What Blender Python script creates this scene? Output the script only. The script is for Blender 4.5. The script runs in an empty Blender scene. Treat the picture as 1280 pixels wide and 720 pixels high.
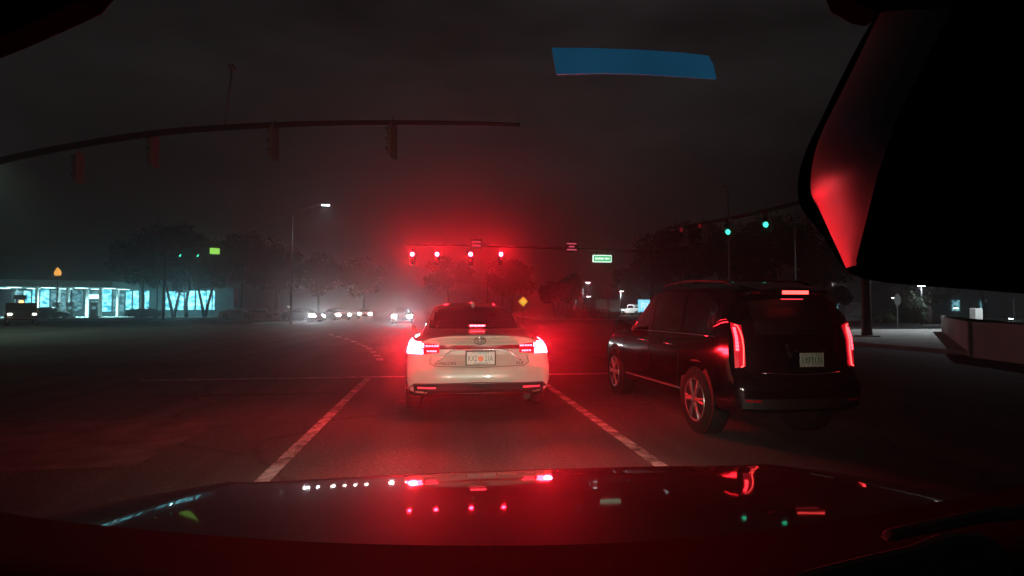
import bpy, bmesh, math, random
from math import sin, cos, pi, radians, sqrt
from mathutils import Vector, Matrix, Euler
from mathutils.bvhtree import BVHTree
random.seed(7)
sc = bpy.context.scene
C = sc.collection
# ------------------------------------------------------------------ camera
CAM_H, F, HY = 1.35, 700.0, 386.0
YAW = math.atan((640 - 549) / F)
PITCH = math.atan((HY - 360) / F)
cam_d = bpy.data.cameras.new('camera'); cam = bpy.data.objects.new('camera', cam_d); C.objects.link(cam)
cam_d.sensor_width = 36; cam_d.lens = 36 * F / 1280
cam_d.clip_start = 0.02; cam_d.clip_end = 2000
cam.location = (0, 0, CAM_H)
cam.rotation_euler = (pi / 2 + PITCH, 0, -YAW)
sc.camera = cam
CM = Matrix.Translation((0, 0, CAM_H)) @ Euler((pi / 2 + PITCH, 0, -YAW)).to_matrix().to_4x4()
def P(px, py, zc):                     # a photograph pixel at a given depth -> a point of the place
    return CM @ Vector(((px - 640) / F * zc, (360 - py) / F * zc, -zc))
def G(px, py, z=0.0):                  # where the sight line through a pixel meets the ground
    o = CM.translation; d = P(px, py, 1.0) - o
    return o + d * ((z - o.z) / d.z)
def GD(px, zc, z=0.0):                 # ground point in a pixel column at a given depth
    p = P(px, HY, zc); return Vector((p.x, p.y, z))
# ------------------------------------------------------------------ world, exposure
w = bpy.data.worlds.new('World'); sc.world = w; w.use_nodes = True
nt = w.node_tree; nt.nodes.clear()
out = nt.nodes.new('ShaderNodeOutputWorld'); bg = nt.nodes.new('ShaderNodeBackground')
sky = nt.nodes.new('ShaderNodeTexSky'); sky.sky_type = 'NISHITA'; sky.sun_disc = False
sky.sun_elevation = radians(3); sky.sun_rotation = radians(200)
hs = nt.nodes.new('ShaderNodeHueSaturation'); hs.inputs['Saturation'].default_value = 0.12
mx = nt.nodes.new('ShaderNodeMixRGB'); mx.blend_type = 'MULTIPLY'; mx.inputs[0].default_value = 1
mx.inputs[2].default_value = (1.0, 0.92, 0.93, 1)
tc = nt.nodes.new('ShaderNodeTexCoord'); mp = nt.nodes.new('ShaderNodeMapping'); mp.inputs['Scale'].default_value = (1, 1, 3.2)
nz = nt.nodes.new('ShaderNodeTexNoise'); nz.inputs['Scale'].default_value = 2.3; nz.inputs['Detail'].default_value = 6
mr = nt.nodes.new('ShaderNodeMapRange'); mr.inputs[1].default_value = .35; mr.inputs[2].default_value = .7; mr.inputs[3].default_value = .4; mr.inputs[4].default_value = 1.65
mx2 = nt.nodes.new('ShaderNodeMixRGB'); mx2.blend_type = 'MULTIPLY'; mx2.inputs[0].default_value = 1
L = nt.links.new
L(sky.outputs[0], hs.inputs['Color']); L(hs.outputs[0], mx.inputs[1]); L(tc.outputs['Generated'], mp.inputs[0]); L(mp.outputs[0], nz.inputs['Vector'])
L(nz.outputs['Fac'], mr.inputs[0]); L(mx.outputs[0], mx2.inputs[1]); L(mr.outputs[0], mx2.inputs[2]); sx_ = nt.nodes.new('ShaderNodeSeparateXYZ'); zr_ = nt.nodes.new('ShaderNodeMapRange'); zr_.inputs[1].default_value = 0; zr_.inputs[2].default_value = .55; zr_.inputs[3].default_value = .28; zr_.inputs[4].default_value = 1.25
mx3 = nt.nodes.new('ShaderNodeMixRGB'); mx3.blend_type = 'MULTIPLY'; mx3.inputs[0].default_value = 1
L(tc.outputs['Generated'], sx_.inputs[0]); L(sx_.outputs[2], zr_.inputs[0]); L(mx2.outputs[0], mx3.inputs[1]); L(zr_.outputs[0], mx3.inputs[2]); L(mx3.outputs[0], bg.inputs[0]); L(bg.outputs[0], out.inputs[0])
SKY = 0.0085
bg.inputs[1].default_value = SKY
vs = sc.view_settings; vs.view_transform = 'Standard'; vs.look = 'None'; vs.exposure = 0; vs.gamma = 1; vs.use_curve_mapping = False
cy = sc.cycles
cy.use_denoising = True; cy.denoiser = 'OPENIMAGEDENOISE'
cy.max_bounces = 5; cy.diffuse_bounces = 2; cy.glossy_bounces = 3; cy.transmission_bounces = 3; cy.volume_bounces = 0
cy.sample_clamp_indirect = 3; cy.caustics_reflective = False; cy.caustics_refractive = False
HAZE_D = 0.0048; HAZE_G = 0.905
# ------------------------------------------------------------------ helpers
def mat(name, col, rough=.6, metal=0, emit=None, es=0, noise=.25, scale=6, coat=0, bump=0, spec=.5, alpha=None):
    m = bpy.data.materials.new(name); m.use_nodes = True; n = m.node_tree; b = n.nodes['Principled BSDF']
    b.inputs['Roughness'].default_value = rough; b.inputs['Metallic'].default_value = metal
    b.inputs['Coat Weight'].default_value = coat; b.inputs['Coat Roughness'].default_value = .04
    b.inputs['Specular IOR Level'].default_value = spec
    t = n.nodes.new('ShaderNodeTexCoord'); x = n.nodes.new('ShaderNodeTexNoise'); x.inputs['Scale'].default_value = scale; x.inputs['Detail'].default_value = 7
    r = n.nodes.new('ShaderNodeMapRange'); r.inputs[1].default_value = .3; r.inputs[2].default_value = .7; r.inputs[3].default_value = 1 - noise; r.inputs[4].default_value = 1 + noise
    k = n.nodes.new('ShaderNodeMixRGB'); k.blend_type = 'MULTIPLY'; k.inputs[0].default_value = 1; k.inputs[1].default_value = (*col, 1)
    n.links.new(t.outputs['Object'], x.inputs['Vector']); n.links.new(x.outputs['Fac'], r.inputs[0]); n.links.new(r.outputs[0], k.inputs[2]); n.links.new(k.outputs[0], b.inputs['Base Color'])
    if emit:
        b.inputs['Emission Color'].default_value = (*emit, 1); b.inputs['Emission Strength'].default_value = es
    if bump:
        bp = n.nodes.new('ShaderNodeBump'); bp.inputs['Strength'].default_value = bump; bp.inputs['Distance'].default_value = .02
        x2 = n.nodes.new('ShaderNodeTexNoise'); x2.inputs['Scale'].default_value = scale * 8; x2.inputs['Detail'].default_value = 6
        n.links.new(t.outputs['Object'], x2.inputs['Vector']); n.links.new(x2.outputs['Fac'], bp.inputs['Height']); n.links.new(bp.outputs[0], b.inputs['Normal'])
    return m
class MB:
    def __init__(s): s.v = []; s.f = []
    def add(s, vs, fs):
        o = len(s.v); s.v += [tuple(v) for v in vs]; s.f += [tuple(i + o for i in f) for f in fs]; return s
    def box(s, c, d, rz=0, M=None):
        a, b, e = d[0] / 2, d[1] / 2, d[2] / 2
        R = Matrix.Rotation(rz, 3, 'Z'); c = Vector(c)
        vs = [c + R @ Vector((x * a, y * b, z * e)) for x in (-1, 1) for y in (-1, 1) for z in (-1, 1)]
        if M: vs = [M @ v for v in vs]
        return s.add(vs, [(0, 1, 3, 2), (4, 6, 7, 5), (0, 4, 5, 1), (2, 3, 7, 6), (0, 2, 6, 4), (1, 5, 7, 3)])
    def hexa(s, p):                    # eight corners: bottom four then top four
        return s.add(p, [(3, 2, 1, 0), (4, 5, 6, 7), (0, 1, 5, 4), (1, 2, 6, 5), (2, 3, 7, 6), (3, 0, 4, 7)])
    def tube(s, pts, r, n=8, caps=True):
        pts = [Vector(p) for p in pts]
        rs = r if isinstance(r, (list, tuple)) else [r] * len(pts)
        o = len(s.v); vs = []; up = None
        for i, p in enumerate(pts):
            t = (pts[min(i + 1, len(pts) - 1)] - pts[max(i - 1, 0)])
            t = t.normalized() if t.length > 1e-9 else Vector((0, 0, 1))
            if up is None: up = Vector((0, 0, 1)) if abs(t.z) < .9 else Vector((1, 0, 0))
            a = t.cross(up).normalized(); b = a.cross(t).normalized(); up = b
            for k in range(n):
                g = 2 * pi * k / n; vs.append(p + (a * cos(g) + b * sin(g)) * rs[i])
        fs = [(i * n + k, i * n + (k + 1) % n, (i + 1) * n + (k + 1) % n, (i + 1) * n + k) for i in range(len(pts) - 1) for k in range(n)]
        if caps: fs += [tuple(range(n))[::-1], tuple((len(pts) - 1) * n + k for k in range(n))]
        return s.add(vs, fs)
    def lathe(s, prof, n=24, axis='Z', c=(0, 0, 0)):       # prof: (radius, height)
        vs = []
        for (r, h) in prof:
            for k in range(n):
                g = 2 * pi * k / n
                q = (r * cos(g), r * sin(g), h)
                if axis == 'X': q = (h, r * cos(g), r * sin(g))
                if axis == 'Y': q = (r * sin(g), h, r * cos(g))
                vs.append((q[0] + c[0], q[1] + c[1], q[2] + c[2]))
        m = len(prof)
        fs = [(i * n + k, i * n + (k + 1) % n, (i + 1) * n + (k + 1) % n, (i + 1) * n + k) for i in range(m - 1) for k in range(n)]
        fs += [tuple(range(n))[::-1], tuple((m - 1) * n + k for k in range(n))]
        return s.add(vs, fs)
    def prism(s, front, back):
        n = len(front)
        return s.add(list(front) + list(back), [tuple(range(n)), tuple(range(2 * n - 1, n - 1, -1))] + [(i, i + n, (i + 1) % n + n, (i + 1) % n) for i in range(n)])
    def grid(s, rows, flip=False):
        n = len(rows[0]); vs = [p for r in rows for p in r]
        fs = [(i * n + j, i * n + j + 1, (i + 1) * n + j + 1, (i + 1) * n + j) for i in range(len(rows) - 1) for j in range(n - 1)]
        if flip: fs = [f[::-1] for f in fs]
        return s.add(vs, fs)
    def build(s, name, m, parent=None, smooth=False, bevel=0, loc=None, rz=None, fix=True):
        me = bpy.data.meshes.new(name); me.from_pydata(s.v, [], s.f)
        if fix:
            b = bmesh.new(); b.from_mesh(me); bmesh.ops.recalc_face_normals(b, faces=b.faces); b.to_mesh(me); b.free()
        me.materials.append(m)
        o = bpy.data.objects.new(name, me); C.objects.link(o)
        if smooth:
            for p in me.polygons: p.use_smooth = True
        if bevel:
            q = o.modifiers.new('bevel', 'BEVEL'); q.width = bevel; q.segments = 2; q.limit_method = 'ANGLE'
        if parent: o.parent = parent
        if loc is not None: o.location = loc
        if rz is not None: o.rotation_euler = (0, 0, rz)
        return o
def tag(o, label=None, cat=None, group=None, kind=None):
    if label: o['label'] = label
    if cat: o['category'] = cat
    if group: o['group'] = group
    if kind: o['kind'] = kind
    return o
def empty(name, loc=(0, 0, 0), rz=0, label=None, cat=None, group=None):
    o = bpy.data.objects.new(name, None); C.objects.link(o); o.location = loc; o.rotation_euler = (0, 0, rz); o.empty_display_size = .2
    return tag(o, label, cat, group)
def copy_tree(o, parent=None):
    c = o.copy(); C.objects.link(c)
    if parent: c.parent = parent
    for ch in list(o.children): copy_tree(ch, c)
    return c
def text(name, s, size, m, parent, loc, rot=(pi / 2, 0, 0), ext=.002, sx=1):
    cu = bpy.data.curves.new(name, 'FONT'); cu.body = s; cu.size = size; cu.extrude = ext; cu.align_x = 'CENTER'; cu.align_y = 'CENTER'
    cu.materials.append(m); me = bpy.data.meshes.new_from_object(bpy.data.objects.new('t', cu)); me.name = name; o = bpy.data.objects.new(name, me); C.objects.link(o); o.parent = parent; o.location = loc; o.rotation_euler = rot; o.scale = (sx, 1, 1)
    return o
def cr(pts, n):                        # Catmull-Rom through vectors
    out = []
    m = len(pts)
    for i in range(m - 1):
        p0 = pts[max(i - 1, 0)]; p1 = pts[i]; p2 = pts[i + 1]; p3 = pts[min(i + 2, m - 1)]
        for k in range(n):
            t = k / n
            out.append([.5 * (2 * b + (c - a) * t + (2 * a - 5 * b + 4 * c - d) * t * t + (3 * b - a - 3 * c + d) * t ** 3) for a, b, c, d in zip(p0, p1, p2, p3)])
    out.append(list(pts[-1])); return out
# ------------------------------------------------------------------ materials
M = {}
M['pearl'] = mat('pearl white paint', (.40, .37, .32), .3, noise=.10, coat=.6, scale=4)
M['blackpaint'] = mat('black paint', (.004, .004, .005), .10, noise=.1, coat=0, spec=.5)
M['darkpaint'] = mat('dark paint', (.02, .022, .026), .3, noise=.1, coat=.8)
M['greypaint'] = mat('silver paint', (.32, .33, .34), .3, noise=.08, coat=.6)
M['whitepaint'] = mat('white vehicle paint', (.7, .7, .68), .35, noise=.12, coat=.4, scale=2)
M['glass'] = mat('dark car glass', (.006, .006, .007), .05, noise=.05, coat=1)
M['glassmatte'] = mat('dusty dark glass', (.008, .008, .008), .45, noise=.2, spec=.25)
M['rubber'] = mat('rubber', (.008, .008, .008), .9, noise=.3, spec=.15)
M['blackplastic'] = mat('black plastic', (.008, .008, .008), .6, spec=.2, noise=.2, scale=20)
M['chrome'] = mat('chrome', (.75, .75, .75), .15, 1, noise=.05)
M['rim'] = mat('wheel alloy', (.22, .22, .22), .35, .9, noise=.15)
M['lampred'] = mat('red lamp lens', (.22, .004, .008), .12, noise=.1, coat=1)
def emat(n, col, s): return mat(n, (.02, .02, .02), .5, emit=col, es=s, noise=0)
M['brake'] = emat('lit brake lamp', (1, .010, .018), 330)
M['brake_bar'] = emat('lit brake lamp row', (1, .03, .05), 26)
M['brake_suv'] = emat('lit brake column', (1, .02, .03), 16)
M['lampglow'] = mat('glowing red lens', (.22, .004, .008), .12, noise=.1, coat=1, emit=(1, .008, .03), es=.55)
M['brake_thin'] = emat('lit tail light pipe', (1, .05, .045), 6)
M['brake_high'] = emat('lit high brake lamp', (1, .03, .05), 28)
M['red_sig'] = emat('lit red signal', (1, .006, .016), 1000)
M['red_dim'] = emat('dim red glow', (1, .05, .08), 1.2)  # glow painted on reflectors and a glass reflection, not a lamp
M['green_sig'] = emat('lit green signal', (.05, 1, .55), 3)
M['head'] = emat('lit headlamp', (.80, .95, 1), 420)
M['head_warm'] = emat('lit warm headlamp', (1, .9, .8), 150)
M['head_dim'] = emat('lit dim headlamp', (1, .95, .85), 12)
M['amber'] = emat('amber lamp', (1, .38, .12), 5)
M['lampwhite'] = emat('street lamp lens', (.85, .95, 1), 22)
M['shopwin'] = emat('lit shop window', (.10, .62, .80), 4.2)
M['shopwin2'] = emat('dim shop window', (.12, .36, .42), 1.6)
M['canopylight'] = emat('canopy light', (.45, .95, 1), 6.5)
M['greensign'] = emat('lit green street sign', (.10, .75, .28), .9)
M['greenwhite'] = emat('lit sign lettering', (.75, 1, .85), 1.6)
M['bluesign'] = emat('lit blue sign', (.25, .75, 1), 1.4)
M['bluestrip'] = emat('blue reflection strip', (.008, .062, .125), .62)  # emission stands in for a reflection in the windscreen
M['pole'] = mat('galvanised steel', (.18, .18, .18), .6, .3, noise=.2)
M['darkpole'] = mat('dark pole', (.03, .03, .03), .6, noise=.3)
M['concrete'] = mat('concrete', (.34, .34, .32), .9, noise=.22, scale=1.5, bump=.3)
M['wallpaint'] = mat('pale painted wall', (.42, .43, .41), .85, noise=.18, scale=.9, bump=.2)
M['paint'] = None
M['plate'] = mat('plate', (.50, .52, .48), .5, noise=.08, scale=20)
M['plate_shaded'] = mat('shaded plate', (.26, .26, .22), .6, noise=.35, scale=30)  # darker plate copy: the shade of its recess is put into the colour
M['plategreen'] = mat('plate green', (.02, .09, .05), .5, noise=.05)
M['orange'] = mat('plate orange', (.6, .15, .05), .5, noise=.1, scale=40)
M['yellow'] = mat('yellow sign sheeting', (.75, .42, .02), .5, noise=.05, emit=(1, .6, .05), es=.9)  # emission stands in for lamp light the sheeting sends back
M['bark'] = mat('bark', (.07, .055, .045), .9, noise=.4, scale=4, bump=.6)
M['leaf'] = mat('foliage', (.028, .042, .018), .7, noise=.5, scale=.6)
M['hedge'] = mat('hedge foliage', (.04, .07, .03), .7, noise=.5, scale=1.2)
M['grass'] = mat('grass', (.04, .06, .025), .9, noise=.5, scale=.4, bump=.5)
def vary_emission(m, ca, cb, scale, sx=(1, 1, 1)):
    n = m.node_tree; b = n.nodes['Principled BSDF']; t = n.nodes.new('ShaderNodeTexCoord'); mp_ = n.nodes.new('ShaderNodeMapping'); mp_.inputs['Scale'].default_value = sx
    x = n.nodes.new('ShaderNodeTexNoise'); x.inputs['Scale'].default_value = scale; x.inputs['Detail'].default_value = 5; r = n.nodes.new('ShaderNodeValToRGB')
    r.color_ramp.elements[0].position = .38; r.color_ramp.elements[1].position = .62; r.color_ramp.elements[0].color = (*ca, 1); r.color_ramp.elements[1].color = (*cb, 1)
    n.links.new(t.outputs['Object'], mp_.inputs[0]); n.links.new(mp_.outputs[0], x.inputs['Vector']); n.links.new(x.outputs['Fac'], r.inputs[0]); n.links.new(r.outputs[0], b.inputs['Emission Color'])
vary_emission(M['shopwin'], (.02, .20, .28), (.22, .72, .80), 1.1, (1, 1, 2)); vary_emission(M['shopwin2'], (.01, .06, .08), (.16, .42, .48), 1.3, (1, 1, 1.6))
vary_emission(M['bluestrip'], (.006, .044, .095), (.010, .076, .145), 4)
# asphalt
def asphalt():
    m = mat('asphalt', (.05, .049, .048), .78, noise=.35, scale=.35); n = m.node_tree; b = n.nodes['Principled BSDF']
    t = n.nodes.new('ShaderNodeTexCoord')
    a = n.nodes.new('ShaderNodeTexNoise'); a.inputs['Scale'].default_value = 60; a.inputs['Detail'].default_value = 5
    v = n.nodes.new('ShaderNodeTexVoronoi'); v.inputs['Scale'].default_value = 110
    ad = n.nodes.new('ShaderNodeMath'); ad.operation = 'ADD'
    bp = n.nodes.new('ShaderNodeBump'); bp.inputs['Strength'].default_value = .6; bp.inputs['Distance'].default_value = .006
    n.links.new(t.outputs['Object'], a.inputs['Vector']); n.links.new(t.outputs['Object'], v.inputs['Vector'])
    n.links.new(a.outputs['Fac'], ad.inputs[0]); n.links.new(v.outputs['Distance'], ad.inputs[1]); n.links.new(ad.outputs[0], bp.inputs['Height']); n.links.new(bp.outputs[0], b.inputs['Normal'])
    # cracks and tar seams
    cr_ = n.nodes.new('ShaderNodeTexVoronoi'); cr_.feature = 'DISTANCE_TO_EDGE'; cr_.inputs['Scale'].default_value = .22
    dn = n.nodes.new('ShaderNodeTexNoise'); dn.inputs['Scale'].default_value = 1.1; dn.inputs['Detail'].default_value = 4
    av = n.nodes.new('ShaderNodeMixRGB'); av.blend_type = 'ADD'; av.inputs[0].default_value = .8
    n.links.new(t.outputs['Object'], dn.inputs['Vector']); n.links.new(t.outputs['Object'], av.inputs[1]); n.links.new(dn.outputs['Color'], av.inputs[2]); n.links.new(av.outputs[0], cr_.inputs['Vector'])
    lt = n.nodes.new('ShaderNodeMapRange'); lt.inputs[1].default_value = 0; lt.inputs[2].default_value = .012; lt.inputs[3].default_value = .35; lt.inputs[4].default_value = 1
    n.links.new(cr_.outputs['Distance'], lt.inputs[0])
    # speckle of pale stones
    sp = n.nodes.new('ShaderNodeTexNoise'); sp.inputs['Scale'].default_value = 35; sp.inputs['Detail'].default_value = 3
    sr = n.nodes.new('ShaderNodeMapRange'); sr.inputs[1].default_value = .5; sr.inputs[2].default_value = .75; sr.inputs[3].default_value = .75; sr.inputs[4].default_value = 2.2
    n.links.new(t.outputs['Object'], sp.inputs['Vector']); n.links.new(sp.outputs['Fac'], sr.inputs[0])
    mp_ = n.nodes.new('ShaderNodeMapping'); mp_.inputs['Scale'].default_value = (1.1, .045, 1)
    tr = n.nodes.new('ShaderNodeTexNoise'); tr.inputs['Scale'].default_value = 1.6; tr.inputs['Detail'].default_value = 5
    tm = n.nodes.new('ShaderNodeMapRange'); tm.inputs[1].default_value = .35; tm.inputs[2].default_value = .65; tm.inputs[3].default_value = .6; tm.inputs[4].default_value = 1.5
    n.links.new(t.outputs['Object'], mp_.inputs[0]); n.links.new(mp_.outputs[0], tr.inputs['Vector']); n.links.new(tr.outputs['Fac'], tm.inputs[0])
    m3 = n.nodes.new('ShaderNodeMath'); m3.operation = 'MULTIPLY'; n.links.new(tm.outputs[0], m3.inputs[0]); n.links.new(lt.outputs[0], m3.inputs[1]); lt = m3
    mm = n.nodes.new('ShaderNodeMath'); mm.operation = 'MULTIPLY'; n.links.new(lt.outputs[0], mm.inputs[0]); n.links.new(sr.outputs[0], mm.inputs[1])
    src = b.inputs['Base Color'].links[0].from_socket
    k = n.nodes.new('ShaderNodeMixRGB'); k.blend_type = 'MULTIPLY'; k.inputs[0].default_value = 1
    n.links.new(src, k.inputs[1]); n.links.new(mm.outputs[0], k.inputs[2]); n.links.new(k.outputs[0], b.inputs['Base Color'])
    return m
M['asphalt'] = asphalt()
def roadpaint():
    m = mat('worn road paint', (.55, .55, .53), .7, noise=.3, scale=3); n = m.node_tree; b = n.nodes['Principled BSDF']
    t = n.nodes.new('ShaderNodeTexCoord'); a = n.nodes.new('ShaderNodeTexNoise'); a.inputs['Scale'].default_value = 5.5; a.inputs['Detail'].default_value = 12; a.inputs['Roughness'].default_value = .75
    r = n.nodes.new('ShaderNodeMapRange'); r.inputs[1].default_value = .40; r.inputs[2].default_value = .60
    n.links.new(t.outputs['Object'], a.inputs['Vector']); n.links.new(a.outputs['Fac'], r.inputs[0])
    src = b.inputs['Base Color'].links[0].from_socket
    k = n.nodes.new('ShaderNodeMixRGB'); k.inputs[1].default_value = (.055, .054, .052, 1)
    n.links.new(r.outputs[0], k.inputs[0]); n.links.new(src, k.inputs[2]); n.links.new(k.outputs[0], b.inputs['Base Color'])
    return m
M['paint'] = roadpaint()
# ------------------------------------------------------------------ ground and glare haze
def sheet(name, pts, z, m, kind='structure'):
    return tag(MB().add([(p[0], p[1], z) for p in pts], [tuple(range(len(pts)))]).build(name, m), kind=kind)
sheet('ground', [(-450, -60), (450, -60), (450, 450), (-450, 450)], 0, M['asphalt'])
hz = MB().box((0, 190, 24), (940, 540, 50)).build('added_glare_haze', None); tag(hz, kind='stuff')  # volume added to spread lamp glare, in place of windscreen scatter
hm = bpy.data.materials.new('glare haze'); hm.use_nodes = True; n = hm.node_tree; n.nodes.clear()
ho = n.nodes.new('ShaderNodeOutputMaterial'); pv = n.nodes.new('ShaderNodeVolumePrincipled')
pv.inputs['Color'].default_value = (.92, .92, .94, 1); pv.inputs['Density'].default_value = HAZE_D; pv.inputs['Anisotropy'].default_value = HAZE_G
n.links.new(pv.outputs[0], ho.inputs['Volume']); hz.data.materials.clear(); hz.data.materials.append(hm)
# pavements and kerbs (real steps)
def block(name, pts, h, m, kind='structure', bevel=.03):
    return tag(MB().prism([(p[0], p[1], h) for p in pts], [(p[0], p[1], -.2) for p in pts]).build(name, m, bevel=bevel), kind=kind)
block('pavement', [(-200, 66), (-21, 66), (-18, 69), (-18, 200), (-200, 200)], .14, M['concrete'])
block('pavement', [(14, 66), (200, 58), (200, 200), (12, 200), (12, 68)], .14, M['concrete'])
block('grass_verge', [(-199, 70), (-23, 70), (-20.5, 73), (-20.5, 74), (-199, 74)], .19, M['grass'])
block('grass_verge', [(16, 70), (199, 62), (199, 199), (14.5, 199), (14.5, 72)], .19, M['grass'])
block('traffic_island', [(-15.5, 49), (-13.2, 49), (-12.8, 50.5), (-12.9, 58), (-15.4, 58)], .15, M['concrete'])
rg = [G(1110, 440), G(1175, 422), G(1190, 412), GD(1700, 30), GD(1700, 6)]
block('pavement', [(15.2, 13), (15.2, 26), (17, 30.5), (60, 30.5), (60, 8), (15.6, 8)], .13, M['concrete'])
# repaired patches in the asphalt
def patch_mat(name, col):
    return mat(name, col, .85, noise=.45, scale=3, bump=.4)
M['patch_dark'] = patch_mat('tar patch', (.028, .028, .028)); M['patch_pale'] = patch_mat('worn patch', (.085, .082, .078))
for (x0, y0, x1, y1, mm_) in ((-1.1, 3.0, .1, 4.6, 'patch_dark'), (-6.2, 5.2, -2.6, 7.4, 'patch_pale'), (3.0, 2.6, 4.4, 3.9, 'patch_dark'), (-11, 13.5, -5.5, 15.2, 'patch_dark'), (-2.5, 18, 1.5, 20.5, 'patch_pale'), (-20, 20, -12, 23, 'patch_dark'), (7.5, 15, 10.5, 18, 'patch_dark'), (-4.4, 9.2, -1.6, 9.45, 'patch_dark'), (-9.5, 8, -6.6, 9.4, 'patch_pale')):
    R_ = random.Random(int(x0 * 10 + y0)); pts_ = []
    for (ax, ay, bx, by) in ((x0, y0, x1, y0), (x1, y0, x1, y1), (x1, y1, x0, y1), (x0, y1, x0, y0)):
        for k in range(7): t = k / 7; pts_.append((ax + (bx - ax) * t + R_.uniform(-.035, .035), ay + (by - ay) * t + R_.uniform(-.035, .035)))
    sheet('asphalt_patch', pts_, .002, M[mm_])
# painted markings
def line_strip(name, a, b, wd, z=.004, n=1):
    a = Vector((a[0], a[1], 0)); b = Vector((b[0], b[1], 0)); t = (b - a).normalized(); s = Vector((-t.y, t.x, 0)) * wd / 2
    return tag(MB().add([tuple(q + Vector((0, 0, z))) for q in (a - s, a + s, b + s, b - s)], [(0, 1, 2, 3)]).build(name, M['paint']), kind='structure')
la = G(340, 587); lb = G(461, 473); ra = G(822, 581); rb = G(692, 487)
XL = (la.x + lb.x) / 2; XR = (ra.x + rb.x) / 2
line_strip('lane_line', (XL, 1.0), (XL, lb.y), .12)
line_strip('lane_line', (XR, 1.0), (XR, lb.y), .12)
line_strip('stop_line', (XL - 4.2, lb.y + .2), (XR + 3.4, lb.y + .2), .22)
gd = [(412, 418), (420, 420.5), (431, 423), (440, 426), (448, 429.5), (454, 432), (460, 435), (465, 439), (470, 443.5), (474, 448), (476, 453)]
b_ = MB()
for i in range(len(gd) - 1):
    p, q = G(*gd[i]), G(*gd[i + 1]); d = q - p; t = d.normalized(); s = Vector((-t.y, t.x, 0)) * .09
    e = p + d * .55
    b_.add([tuple(v + Vector((0, 0, .004))) for v in (p - s, p + s, e + s, e - s)], [(0, 1, 2, 3)])
tag(b_.build('turn_guide_line', M['paint']), kind='structure')

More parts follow.
